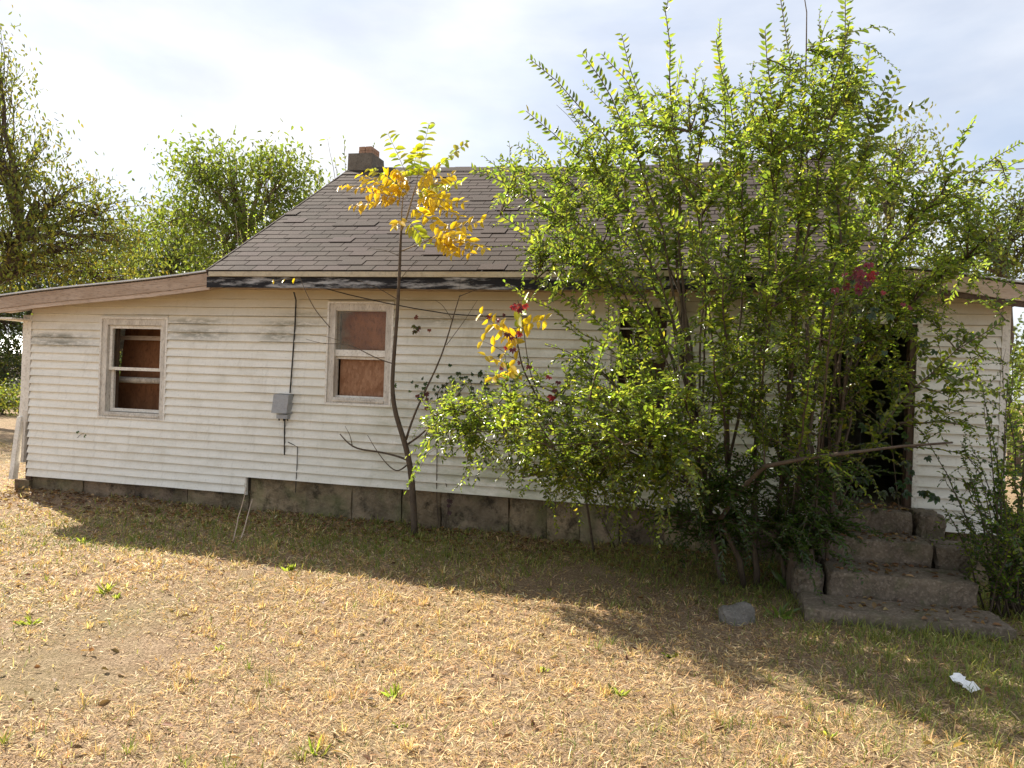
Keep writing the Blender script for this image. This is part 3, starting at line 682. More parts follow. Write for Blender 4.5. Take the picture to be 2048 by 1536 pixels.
class Leaves:
    def __init__(s): s.p = []; s.d = []; s.n = []; s.l = []; s.w = []; s.c = []
    def along(s, path, t0, step, ln, wd, cols, spread=.9, whip=False):
        path = np.asarray(path); seg = np.linalg.norm(np.diff(path, axis=0), axis=1); cum = np.concatenate([[0], np.cumsum(seg)]); T = cum[-1]
        sc_ = rng.uniform(.68, 1.28); ln, wd, step = ln * sc_, wd * sc_ * rng.uniform(.85, 1.1), step * (.55 + .45 * sc_) * rng.uniform(.85, 1.35)
        if rng.random() < .05: return
        k = max(1, int(T * (1 - t0) / step)); u = np.linspace(T * t0, T, k)
        P = np.stack([np.interp(u, cum, path[:, i]) for i in range(3)], 1); D = np.stack([np.gradient(P[:, i]) for i in range(3)], 1) if k > 1 else np.array([path[-1] - path[-2]])
        D = unit(D); upv = unit(np.tile([0, 0, 1.0], (k, 1)) + rng.normal(0, .25, (k, 3))); side = unit(np.cross(D, unit(rng.normal(0, .45, 3) + np.array([0, 1., .2]))) + rng.normal(0, .15, (k, 3))) if whip else unit(np.cross(D, upv) + rng.normal(0, .2, (k, 3)))
        sg = np.where(np.arange(k) % 2 == 0, 1, -1)[:, None]; dr_ = unit(D * .75 + side * sg * spread + rng.normal(0, .22, (k, 3)))
        taper = np.clip(1.5 - .75 * np.linspace(0, 1, k), .75, 1) if whip else np.clip(1.3 - .75 * np.linspace(0, 1, k), .6, 1)
        s.p.append(P); s.d.append(dr_); s.n.append(unit(np.cross(side, D) * np.sign(np.cross(side, D)[:, 2:3] + 1e-6) + rng.normal(0, .35, (k, 3))))
        s.l.append(ln * taper * rng.uniform(.75, 1.2, k)); s.w.append(wd * taper * rng.uniform(.8, 1.15, k)); s.c.append(palette(cols, k))
    def cloud(s, ctr, rad, k, ln, wd, cols, droop=.3):
        P = ctr + rng.normal(0, 1, (k, 3)) * rad; d = rng.normal(0, 1, (k, 3)); d[:, 2] -= droop * 2
        s.p.append(P); s.d.append(unit(d)); s.n.append(unit(rng.normal(0, .7, (k, 3)) + [0, 0, .8])); s.l.append(ln * rng.uniform(.6, 1.25, k)); s.w.append(wd * rng.uniform(.7, 1.2, k)); s.c.append(palette(cols, k))
    def arr(s): return [np.concatenate(a) for a in (s.p, s.d, s.n, s.l, s.w, s.c)]
    def build(s, parent, mat, single=0, org=(0, 0, 0), fold=.25, name='leaf'):
        p, d, n, l, w, c = s.arr(); p = p - np.array(org)
        if single:                                   # the nearest leaves as objects of their own
            dist = np.linalg.norm(p + np.array(org) - EYE, axis=1); order = np.argsort(dist); near = order[:single]; far = order[single:]
            vm = []
            for i in range(8):
                j = near[(i * 31) % len(near)]
                V, F, C = leaf_arrays(np.zeros((1, 3)), np.array([[0, 1., 0]]), np.array([[0, 0, 1.]]), np.array([1.]), np.array([w[j] / l[j]]), c[j:j + 1], fold)
                me = fast_mesh(name, V, F, C, 4); me.materials.append(mat); vm.append(me)
            for q_, j in enumerate(near):
                dd = unit(d[j]); sd = unit(np.cross(dd, n[j])); nn = np.cross(sd, dd); k_ = l[j]
                o = bpy.data.objects.new(name, vm[q_ % 8]); COL.objects.link(o); o.parent = parent
                o.matrix_local = Matrix(((sd[0] * k_, dd[0] * k_, nn[0] * k_, p[j][0]), (sd[1] * k_, dd[1] * k_, nn[1] * k_, p[j][1]), (sd[2] * k_, dd[2] * k_, nn[2] * k_, p[j][2]), (0, 0, 0, 1)))
            p, d, n, l, w, c = (a[far] for a in (p, d, n, l, w, c))
        V, F, C = leaf_arrays(p, d, n, l, w, c, fold)
        o = obj('foliage', fast_mesh('foliage', V, F, C, 4), mat, parent); o['kind'] = 'stuff'; return o

GREEN = [(.115, .155, .022), (.15, .185, .028), (.085, .12, .02), (.19, .215, .035), (.13, .165, .024), (.07, .10, .02)] * 5 + [(.25, .235, .03)]
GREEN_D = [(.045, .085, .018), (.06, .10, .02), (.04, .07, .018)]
LIME = [(.18, .24, .025), (.22, .26, .03)]

# ------------------------------------------------------------------ the big shrub
def in_poly(poly, n):
    poly = np.array(poly, float); lo, hi = poly.min(0), poly.max(0); res = []
    while len(res) < n:
        x, y = rng.uniform(lo, hi); c = False; j = len(poly) - 1
        for i in range(len(poly)):
            if (poly[i][1] > y) != (poly[j][1] > y) and x < (poly[j][0] - poly[i][0]) * (y - poly[i][1]) / (poly[j][1] - poly[i][1]) + poly[i][0]: c = not c
            j = i
        if c: res.append((x, y))
    return res
base = np.array([.50, -.95, 0.0])
big = thing('overgrown_shrub', 'huge overgrown green shrub with long arching shoots covering the house front', 'shrub', tuple(base))
stems = MB(); LV = Leaves()
mains = []; trunks = []
for (px, w_) in ((1440, .030), (1475, .022), (1500, .028), (1545, .022), (1562, .042), (1595, .028), (1620, .02)):   # stout trunks at the foot
    a = np.array([base[0] + (px - 1510) * .0045, base[1] + rng.normal(0, .13), -.04]); b = at(px + rng.uniform(-50, 50) + (px - 1510) * .8, rng.uniform(560, 760), -1.2 + rng.normal(0, .2)); tk = curve(a, b, .0, 12, None, .08)
    stems.tube(tk, [w_, w_ * .85, w_ * .6, w_ * .3], 8); trunks.append(tk); mains.append(tk)
def root(tx=None):
    tk = trunks[int(rng.integers(len(trunks)))] if tx is None else min(trunks, key=lambda t: abs(t[-1][0] - tx) + rng.uniform(0, .5)); return tk[int(rng.integers(2, 8))].copy()
tips = [  # image position of the tip, depth plane, leafy from, stem radius
 (1343, -30, -1.5, .5, .020), (1243, 68, -1.3, .5, .018), (1165, 108, -1.5, .5, .017), (1060, 118, -1.1, .52, .018), (1052, 222, -1.6, .5, .016), (1203, 108, -1.8, .55, .014), (1440, 40, -1.1, .5, .018),
 (1432, 80, -1.9, .5, .015), (1555, -40, -1.2, .45, .02), (1600, -60, -1.6, .4, .022), (1690, -30, -1.2, .4, .02), (1700, 40, -1.7, .45, .018), (1740, 95, -.9, .5, .016), (1785, 150, -1.2, .55, .016),
 (1000, 315, -1.4, .5, .016), (945, 338, -1.1, .55, .016), (1035, 290, -.8, .55, .015), (1950, 240, -.9, .62, .016), (2042, 285, -1.1, .62, .017), (1845, 300, -.8, .55, .017), (1120, 180, -.9, .55, .015),
 (1990, 480, -1.1, .6, .016), (2010, 640, -1.2, .6, .014), (1480, 150, -.8, .5, .018), (1620, 120, -.8, .5, .018), (1300, 170, -.8, .5, .017), (1375, 210, -2.0, .5, .015), (1530, 60, -2.0, .5, .015),
 (1000, 430, -1.9, .55, .015), (1010, 565, -1.7, .6, .013), (1070, 560, -1.4, .6, .013)]
for (px, py, Y, t0, r) in tips:
    b = at(px, py, Y); a = root(b[0]); p = curve(a, b, rng.uniform(.08, .2), 12, (rng.normal(0, .06), 0, 0), .07)
    p += np.sin(np.linspace(0, math.pi, 12))[:, None] * np.array([(base[0] - b[0]) * .14, 0, .0]); mains.append(p); stems.tube(p, [r * .8, r * .6, r * .35, .003], 6)
    T = p[int(12 * t0 * .7):]
    LV.along(T, 0, .018, .072, .031, GREEN + LIME[:1], 1.25, True)
    for k_ in range(5):
        i = rng.integers(4, 9); e = curve(p[i], p[i] + unit(unit(p[-1] - p[5]) + rng.normal(0, .55, 3)) * rng.uniform(.25, .7), .12, 6); stems.tube(e, [.004, .0015], 4); LV.along(e, .05, .019, .064, .028, GREEN + LIME[:1], 1.2, True)
low = [(865, 832, -1.9, .014), (850, 872, -1.8, .014), (905, 880, -2.1, .013), (1045, 955, -2.0, .012), (975, 765, -1.7, .013), (935, 800, -2.2, .013), (1110, 900, -2.3, .012), (1440, 540, -2.4, .013), (1560, 520, -2.5, .012), (1690, 520, -2.5, .013),
       (1250, 890, -2.5, .012), (1340, 745, -2.6, .012), (1415, 690, -2.7, .013), (1180, 800, -2.4, .012), (1630, 720, -2.6, .012), (1090, 690, -1.9, .013)]
for (px, py, Y, r) in low:
    b = at(px, py, Y); a = root(b[0]); p = curve(a, b, .22, 10, None, .05); mains.append(p); stems.tube(p, [r * .8, r * .6, .003], 6)
    LV.along(p[3:], 0, .017, .056, .026, GREEN + LIME, 1.0)
limb = np.array([at(1440, 1040, -1.3), at(1480, 980, -1.5), at(1530, 932, -1.7), at(1620, 915, -1.8), at(1700, 905, -1.85), at(1800, 893, -1.8), at(1905, 885, -1.7)]); limb = np.vstack([[base + (-.15, -.1, -.03)], [base + (-.2, -.2, .25)], limb])
stems.tube(limb, [.026, .022, .018, .013, .008], 7); mains.append(limb)
allp = np.concatenate([p[2:] for p in mains])
regions = [
 ([(1120, 340), (1250, 200), (1400, 160), (1560, 130), (1700, 190), (1780, 330), (1800, 480), (1720, 620), (1450, 590), (1250, 560), (1080, 540), (1040, 430)], 135, (-2.2, -.55), GREEN, 3),
 ([(1550, 60), (1700, 60), (1740, 250), (1560, 280)], 12, (-1.9, -.8), GREEN, 2),
 ([(1010, 330), (1230, 330), (1230, 560), (1060, 560)], 22, (-2.0, -.6), GREEN, 2),
 ([(880, 850), (960, 790), (1080, 730), (1200, 680), (1340, 720), (1450, 790), (1480, 920), (1320, 985), (1150, 965), (1000, 905)], 112, (-2.5, -1.1), GREEN + LIME, 3),
 ([(1430, 590), (1700, 560), (1900, 560), (1880, 650), (1720, 700), (1660, 960), (1560, 960), (1450, 800)], 88, (-2.1, -.7), GREEN, 3),
 ([(1790, 350), (1900, 330), (2030, 360), (1990, 560), (1760, 600)], 34, (-1.8, -.5), GREEN, 2),
 ([(1840, 590), (2015, 600), (2015, 900), (1880, 960)], 9, (-1.5, -.5), GREEN, 1),
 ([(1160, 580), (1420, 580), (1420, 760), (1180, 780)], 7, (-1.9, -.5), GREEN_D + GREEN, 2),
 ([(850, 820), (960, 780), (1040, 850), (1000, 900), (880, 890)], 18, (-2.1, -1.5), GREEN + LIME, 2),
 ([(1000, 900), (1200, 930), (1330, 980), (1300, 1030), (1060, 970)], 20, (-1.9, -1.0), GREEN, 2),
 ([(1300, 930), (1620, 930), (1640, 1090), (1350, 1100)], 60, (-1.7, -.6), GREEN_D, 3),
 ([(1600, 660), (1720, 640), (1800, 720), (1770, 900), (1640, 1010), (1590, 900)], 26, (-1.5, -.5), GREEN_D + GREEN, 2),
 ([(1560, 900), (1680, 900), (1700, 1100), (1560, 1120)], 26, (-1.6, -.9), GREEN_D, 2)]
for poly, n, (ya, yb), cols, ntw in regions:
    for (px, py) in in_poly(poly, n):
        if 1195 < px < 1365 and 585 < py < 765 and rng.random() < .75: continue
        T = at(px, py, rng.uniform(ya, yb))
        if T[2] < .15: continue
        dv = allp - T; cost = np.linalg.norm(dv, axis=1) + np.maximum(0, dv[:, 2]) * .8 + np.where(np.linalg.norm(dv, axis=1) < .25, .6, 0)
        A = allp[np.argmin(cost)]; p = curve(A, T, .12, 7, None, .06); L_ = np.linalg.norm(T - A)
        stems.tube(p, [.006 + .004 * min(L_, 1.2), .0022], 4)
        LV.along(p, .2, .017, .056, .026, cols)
        for k_ in range(ntw + 3):
            i = rng.integers(2, 6); dirv = unit(unit(T - A) * .6 + rng.normal(0, .6, 3) + np.array([0, 0, .15])); ln = rng.uniform(.12, .55)
            e = curve(p[i], p[i] + dirv * ln - np.array([0, 0, ln * rng.uniform(0, .4)]), .22, 6, None, .09); stems.tube(e, [.0035, .0014], 3); LV.along(e, .05, .016, .053, .025, cols)
v_ = np.concatenate(stems.v); stems.v = [v_ - base]; 
stems.build('stems', M['bark'], big, True); LV.build(big, M['leaf'], 295, base)

# ------------------------------------------------------------------ small-leaved shrub at the right edge
b2 = np.array([2.36, -1.1, 0.])
rs = thing('small_leaved_shrub', 'wispy small-leaved shrub beside the right end of the steps', 'shrub', tuple(b2)); st2 = MB(); L2 = Leaves()
for (px, py, Y) in [(1990, 690, -.9), (2010, 760, -1.2), (1900, 900, -.9), (1860, 850, -.7), (1960, 820, -1.0), (2040, 650, -1.1), (2060, 800, -1.4), (1935, 960, -1.2), (1900, 1020, -1.3), (1960, 1040, -1.5), (2080, 900, -1.3), (2020, 930, -1.6), (2060, 1000, -1.7), (1930, 1110, -1.6), (2100, 1050, -1.5), (1975, 900, -.6), (2030, 1090, -1.9), (2005, 1000, -1.0), (2090, 700, -1.0), (1950, 700, -.7)]:
    for rep_ in range(3 if py > 880 else 1):
        a = b2 + np.array([rng.normal(0, .12), rng.normal(0, .1), -.02]); e = at(px + rng.normal(0, 18), py + rng.normal(0, 25), Y); p = curve(a, e, .2, 9, None, .06); st2.tube(p, [.008, .005, .002], 5); L2.along(p, .2, .022, .042, .025, GREEN_D + GREEN[:2])
        for k_ in range(6):
            i = rng.integers(2, 8); dv = unit(rng.normal(0, .8, 3) + np.array([0, 0, .3])); c_ = curve(p[i], p[i] + dv * rng.uniform(.12, .36), .05, 5); st2.tube(c_, [.0025, .0012], 3); L2.along(c_, .05, .018, .04, .024, GREEN_D + GREEN[:3])
st2.v = [np.concatenate(st2.v) - b2]; st2.build('stems', M['bark'], rs, True); L2.build(rs, M['leaf'], 0, b2)

# ------------------------------------------------------------------ the yellow-leaved sapling
def leaflet_meshes(cols):
    res = []
    for c in cols:
        for k_ in range(2):
            V, F, C = leaf_arrays(np.zeros((1, 3)), np.array([[0, 1., 0]]), np.array([[0, 0, 1.]]), np.array([1.]), np.array([.52]), np.array([c]) * rng.uniform(.85, 1.15), .22)
            me = fast_mesh('leaflet', V, F, C, 4); me.materials.append(M['leaf_yellow']); res.append(me)
    return res
YG = leaflet_meshes([(.42, .45, .05), (.52, .47, .05), (.34, .42, .05)]); YY = leaflet_meshes([(.72, .50, .03), (.78, .56, .05), (.65, .47, .04)]); YO = leaflet_meshes([(.74, .47, .03), (.68, .42, .04), (.76, .54, .05)])
def frond(parent, org, a, b, meshes, pairs=8, ll=.085, sag=.06):
    p = curve(a, b, sag, 8, None, .02) ; mb = MB(); mb.tube(p - org, [.0035, .0018], 5); fo = mb.build('frond', M['bark_pale'], parent)
    t = np.linspace(.18, 1, pairs); idx = np.linspace(0, 1, 8)
    P = np.stack([np.interp(t, idx, p[:, i]) for i in range(3)], 1); D = unit(np.stack([np.gradient(P[:, i]) for i in range(3)], 1))
    N = unit(np.array([-.1, -.85, .5]) + rng.normal(0, .25, 3))
    for i in range(pairs):
        s0 = unit(np.cross(D[i], N))
        for sg in (-1, 1):
            dd = unit(s0 * sg + D[i] * .45 + np.array([0, 0, -rng.uniform(.05, .6)]) + rng.normal(0, .2, 3)); nn = unit(N + rng.normal(0, .42, 3)); sd = unit(np.cross(dd, nn)); nn = np.cross(sd, dd); k_ = ll * rng.uniform(.8, 1.15) * (1 if i < pairs - 2 else .75)
            o = bpy.data.objects.new('leaflet', meshes[int(rng.integers(len(meshes)))]); COL.objects.link(o); o.parent = fo; q_ = P[i] - org
            o.matrix_local = Matrix(((sd[0] * k_, dd[0] * k_, nn[0] * k_, q_[0]), (sd[1] * k_, dd[1] * k_, nn[1] * k_, q_[1]), (sd[2] * k_, dd[2] * k_, nn[2] * k_, q_[2]), (0, 0, 0, 1)))
sbase = np.array([at(830, 1068, -.3)[0], -.3, 0.])
sap = thing('yellow_sapling', 'slender sapling with yellow feathery leaves growing against the wall', 'sapling', tuple(sbase))
def path(pts): return np.array([at(*p) for p in pts])
def smooth(p, n=24):
    p = np.asarray(p); t = np.linspace(0, 1, len(p)); u = np.linspace(0, 1, n); q_ = np.stack([np.interp(u, t, p[:, i]) for i in range(3)], 1)
    for _ in range(2): q_[1:-1] = (q_[:-2] + 2 * q_[1:-1] + q_[2:]) / 4
    return q_
tr = np.vstack([[sbase + (0, 0, -.05)], path([(827, 1000, -.32), (821, 930, -.34), (808, 878, -.38), (789, 825, -.42), (783, 770, -.44), (789, 700, -.46), (796, 610, -.5), (799, 540, -.54), (802, 462, -.58)])])
MB().tube(smooth(tr) - sbase, [.036, .034, .030, .026, .022, .019, .017, .013], 9).build('trunk', M['bark'], sap, True)
def branch(parent, org, pts, r, mat='bark', name='branch'): MB().tube(smooth(path(pts), 14) - org, r, 6).build(name, M[mat], parent, True)
branch(sap, sbase, [(812, 880, -.38), (822, 845, -.4), (845, 790, -.4), (880, 725, -.4), (898, 665, -.4), (912, 615, -.42), (920, 590, -.44)], [.014, .010, .008, .004])
branch(sap, sbase, [(905, 640, -.42), (885, 610, -.44), (870, 600, -.44)], [.004, .002]); branch(sap, sbase, [(918, 593, -.44), (950, 580, -.46), (985, 572, -.46)], [.005, .002]); branch(sap, sbase, [(893, 690, -.4), (930, 640, -.42), (955, 600, -.42)], [.004, .002])
branch(sap, sbase, [(813, 890, -.37), (840, 872, -.4), (870, 842, -.4), (905, 802, -.4), (930, 772, -.4)], [.012, .008, .004])
branch(sap, sbase, [(820, 922, -.35), (790, 910, -.4), (750, 902, -.44), (715, 899, -.48), (695, 886, -.5), (680, 868, -.5)], [.014, .011, .010, .006]); branch(sap, sbase, [(705, 893, -.49), (700, 870, -.52), (690, 852, -.52)], [.005, .002])
branch(sap, sbase, [(820, 925, -.35), (805, 938, -.42), (792, 944, -.45), (775, 930, -.48), (755, 905, -.5), (735, 870, -.5)], [.009, .007, .003])
branch(sap, sbase, [(788, 728, -.45), (755, 718, -.5), (722, 700, -.5), (690, 685, -.5), (650, 690, -.5), (612, 678, -.5)], [.007, .005, .002]); branch(sap, sbase, [(690, 685, -.5), (650, 672, -.52), (620, 670, -.52)], [.003, .002])
branch(sap, sbase, [(797, 600, -.5), (760, 578, -.55), (715, 560, -.55)], [.005, .002]); branch(sap, sbase, [(660, 655, -.5), (630, 620, -.5), (612, 585, -.52), (600, 555, -.54)], [.006, .005, .003])
branch(sap, sbase, [(800, 560, -.52), (815, 540, -.55), (838, 520, -.58)], [.004, .002]); branch(sap, sbase, [(800, 512, -.54), (770, 500, -.56), (735, 497, -.58)], [.004, .002])
branch(sap, sbase, [(802, 462, -.58), (812, 440, -.6), (822, 405, -.62), (832, 370, -.64)], [.012, .010, .006], 'bark_pale'); branch(sap, sbase, [(802, 462, -.58), (803, 430, -.6), (806, 395, -.62)], [.009, .005], 'bark_pale')
branch(sap, sbase, [(803, 502, -.56), (840, 487, -.6), (880, 470, -.64)], [.008, .004], 'bark_pale')
for (a, b, ms, n_) in [((832, 372, -.64), (858, 247, -.7), YG, 10), ((836, 375, -.64), (932, 286, -.8), YG, 9), ((822, 375, -.64), (776, 268, -.66), YG, 9), ((815, 380, -.64), (742, 338, -.6), YG, 8), ((820, 360, -.64), (836, 300, -.5), YG, 7),
                       ((806, 390, -.62), (680, 372, -.7), YO, 9), ((803, 400, -.62), (703, 412, -.6), YO, 8), ((812, 385, -.63), (770, 350, -.8), YY, 8), ((825, 390, -.63), (922, 366, -.65), YG, 9), ((825, 400, -.62), (918, 432, -.7), YY, 8),
                       ((822, 410, -.62), (893, 470, -.75), YY, 8), ((830, 385, -.63), (870, 340, -.85), YY, 8), ((815, 395, -.63), (800, 345, -.85), YO, 7), ((860, 478, -.62), (962, 443, -.66), YY, 8), ((880, 470, -.64), (968, 497, -.7), YY, 8), ((875, 474, -.64), (905, 508, -.75), YO, 6),
                       ((815, 440, -.6), (852, 487, -.65), YG, 7), ((806, 440, -.6), (790, 452, -.7), YY, 4), ((835, 395, -.63), (890, 400, -.9), YY, 8), ((812, 400, -.62), (745, 385, -.85), YO, 8), ((808, 395, -.62), (720, 350, -.6), YY, 8), ((840, 385, -.63), (905, 350, -.5), YY, 8), ((830, 400, -.63), (925, 405, -.55), YY, 8), ((850, 480, -.62), (930, 470, -.8), YY, 7), ((870, 475, -.63), (940, 505, -.55), YO, 6)]:
    frond(sap, sbase, at(*a), at(*b), ms, n_, .12)
frond(sap, sbase, at(600, 556, -.54), at(548, 562, -.6), YY, 3, .07, .02)
s2b = np.array([at(1190, 1095, -.35)[0], -.35, 0.]); sap2 = thing('yellow_sapling', 'small yellow-leaved sapling poking out of the left side of the shrub', 'sapling', tuple(s2b))
MB().tube(smooth(np.vstack([[s2b + (0, 0, -.04)], path([(1170, 980, -.6), (1110, 860, -.9), (1045, 740, -1.2), (1030, 660, -1.6)])])) - s2b, [.014, .010, .005], 6).build('trunk', M['bark'], sap2, True)
for (a, b, ms, n_) in [((1040, 700, -1.45), (962, 628, -1.9), YY, 6), ((1032, 670, -1.6), (1050, 600, -1.8), YG, 6), ((1045, 730, -1.35), (965, 682, -1.9), YY, 4), ((1045, 750, -1.3), (972, 712, -1.9), YY, 5), ((1045, 745, -1.3), (985, 755, -1.8), YY, 4), ((1030, 660, -1.6), (1090, 640, -1.9), YY, 5), ((1035, 680, -1.6), (1000, 660, -2.0), YO, 4)]:
    frond(sap2, s2b, at(*a), at(*b), ms, n_, .11)

# ------------------------------------------------------------------ creepers
def palmate(parent, org, p, size, cols, mat='leaf_red'):
    # five leaflets from one stalk, one object
    n = 5; ang = np.array([-1.25, -.62, 0, .62, 1.25]) + rng.normal(0, .1, 5); f = unit(np.array([rng.normal(0, .4), -1, rng.normal(.3, .3)])); dn = unit(np.array([rng.normal(0, .5), -.25, -.8])); s = unit(np.cross(dn, f)); dn = np.cross(f, s)
    d = np.cos(ang)[:, None] * dn + np.sin(ang)[:, None] * s
    V, F, C = leaf_arrays(np.zeros((n, 3)), d, np.tile(f, (n, 1)), size * np.array([.7, .9, 1.05, .9, .7]), np.full(n, size * .42), palette(cols, 1).repeat(n, 0), .2)
    o = obj('leaf', fast_mesh('leaf', V, F, C, 4), M[mat], parent); o.location = tuple(p - org)
RED = [(.20, .02, .03), (.28, .03, .04), (.13, .015, .02), (.16, .03, .035)]; DK = [(.035, .07, .025), (.05, .085, .02), (.06, .07, .02)]
def creeper(label, stem_pts, clusters, stemr=.006):
    pts = path(stem_pts); o_ = pts[0].copy(); o_[2] = max(0, o_[2]); t = thing('creeper', label, 'creeper', tuple(o_))
    MB().tube(smooth(pts, 20) - o_, [stemr, stemr * .5], 5).build('stem', M['bark'], t, True)
    for (px, py, Y, sp, n, size, cols, mt) in clusters:
        for k_ in range(n): palmate(t, o_, at(px + rng.normal(0, sp[0]), py + rng.normal(0, sp[1]), Y - abs(rng.normal(0, .06))), size * rng.uniform(.7, 1.2), cols, mt)
creeper('creeper with bright red leaves hanging in the shrub by the doorway', [(1600, 1165, -1.0), (1640, 900, -1.2), (1680, 700, -1.5), (1720, 560, -1.9), (1740, 530, -2.0)],
        [(1735, 540, -2.35, (14, 8), 7, .05, RED, 'leaf_red'), (1722, 568, -2.35, (12, 7), 5, .045, RED, 'leaf_red'), (1690, 548, -2.3, (12, 14), 4, .045, RED, 'leaf_red'), (1760, 610, -2.2, (25, 20), 3, .04, RED, 'leaf_red'), (1715, 600, -2.2, (35, 40), 9, .05, DK, 'leaf')])
creeper('creeper with dark red leaves beside the small yellow sapling', [(1230, 1095, -.4), (1150, 920, -.9), (1060, 760, -1.4), (1045, 640, -1.7), (1035, 600, -1.8)],
        [(1040, 612, -2.0, (14, 7), 6, .05, RED, 'leaf_red'), (1000, 632, -1.9, (10, 8), 3, .045, RED, 'leaf_red'), (1030, 700, -1.9, (22, 30), 8, .045, RED, 'leaf_red'), (1100, 770, -1.9, (15, 12), 4, .05, RED, 'leaf_red')])
creeper('dark green creeper spreading over the siding under the middle window', [(880, 1075, -.03), (872, 1000, -.02), (875, 880, -.05), (870, 780, -.06), (900, 760, -.06), (960, 770, -.06), (1020, 760, -.06)],
        [(845, 780, -.1, (28, 16), 10, .042, DK, 'leaf'), (880, 770, -.1, (30, 14), 12, .042, DK, 'leaf'), (940, 770, -.1, (35, 18), 30, .045, DK, 'leaf'), (860, 795, -.08, (30, 10), 5, .06, [(.16, .05, .03)], 'leaf_red'), (825, 650, -.1, (8, 12), 4, .05, [(.12, .09, .03), (.10, .10, .03)], 'leaf'), (848, 655, -.1, (8, 10), 3, .05, [(.2, .06, .03)], 'leaf_red'), (1000, 790, -.1, (40, 25), 20, .045, DK, 'leaf')])
creeper('two dark leaves of creeper sticking through the siding of the left section', [(150, 880, -.02), (160, 870, -.03), (168, 866, -.035)], [(158, 864, -.06, (2, 1), 1, .05, DK, 'leaf'), (168, 871, -.06, (2, 1), 1, .05, DK, 'leaf')], .003)
creeper('broad-leaved dark vine trailing in front of the open doorway', [(1800, 1030, -.3), (1790, 950, -.3), (1780, 850, -.35), (1800, 760, -.35), (1830, 680, -.35)],
        [(1780, 990, -.4, (70, 18), 18, .075, DK, 'leaf'), (1760, 900, -.5, (50, 60), 16, .075, DK, 'leaf'), (1800, 760, -.5, (40, 70), 14, .07, DK, 'leaf'), (1835, 680, -.4, (14, 30), 10, .075, DK, 'leaf')])
creeper('leafless dark vine stems clinging to the foundation blocks', [(885, 1078, -.02), (892, 1040, -.0), (900, 1000, .0), (890, 960, -.03)], [(890, 1020, -.03, (10, 14), 4, .05, [(.08, .03, .03)], 'leaf_red')], .008)

# ------------------------------------------------------------------ weeds in the lawn
def weed(px, py, h, n, cols, label, wide=.5, w_=.018, group=None, cat='weed'):
    p = gr(px, py); o_ = np.array([p[0], p[1], float(ground_z(p[0], p[1]))]); L_ = Leaves()
    d = unit(rng.normal(0, wide, (n, 3)) * [1, 1, 0] + [0, 0, 1.0]); L_.p.append(np.zeros((n, 3)) + rng.normal(0, .012, (n, 3)) * [1, 1, 0] + [0, 0, -.01]); L_.d.append(d); L_.n.append(unit(rng.normal(0, 1, (n, 3)))); L_.l.append(h * rng.uniform(.6, 1.2, n)); L_.w.append(np.full(n, w_) * rng.uniform(.7, 1.3, n)); L_.c.append(palette(cols, n))
    V, F, C = leaf_arrays(*L_.arr()); o = obj('weed', fast_mesh('weed', V, F, C, 4), M['leaf'], None, tuple(o_)); tag(o, label, cat, group)
LW = [(.17, .21, .04), (.22, .24, .05), (.13, .16, .035)]
for (px, py) in [(787, 1392), (632, 1510), (1240, 1392), (210, 1185), (235, 1195), (60, 1245), (1340, 1310), (440, 1300), (1085, 1345), (800, 1455), (580, 1140), (165, 1085), (1655, 1470), (1850, 1440), (1100, 1180)]:
    weed(px, py, rng.uniform(.04, .10), int(rng.integers(6, 20)), LW, 'small bright green weed growing in the dry sunlit lawn', rng.uniform(.4, 1.1), rng.uniform(.010, .02), 'green weeds in the lawn')
weed(1590, 1180, .22, 9, [(.12, .2, .06), (.16, .22, .08)], 'broad-leaved green plant beside the left edge of the slab', .8, .05, None, 'plant')
weed(1560, 1235, .16, 8, [(.14, .2, .05), (.2, .24, .08)], 'arching leafy plant in shade between the rock and slab', .9, .03, None, 'plant')
ws = thing('dry_stalks', 'two tall pale dry stalks leaning by the foundation step', 'stalks', tuple(gr(475, 1085)))
o_ = gr(475, 1085)
for (a, b) in (((466, 1085), (492, 975)), ((480, 1088), (505, 998))):
    g0 = gr(*a); e0 = at(b[0], b[1], g0[1] + .25); pth = curve(g0, e0, .03, 8); MB().tube(pth - o_, [.007, .004], 5).build('stalk', M['raw_wood_pale'], ws, True)
    L_ = Leaves(); L_.along(pth, .1, .035, .03, .012, [(.30, .28, .12), (.24, .25, .09)]); L_.build(ws, M['blade'], 0, o_)

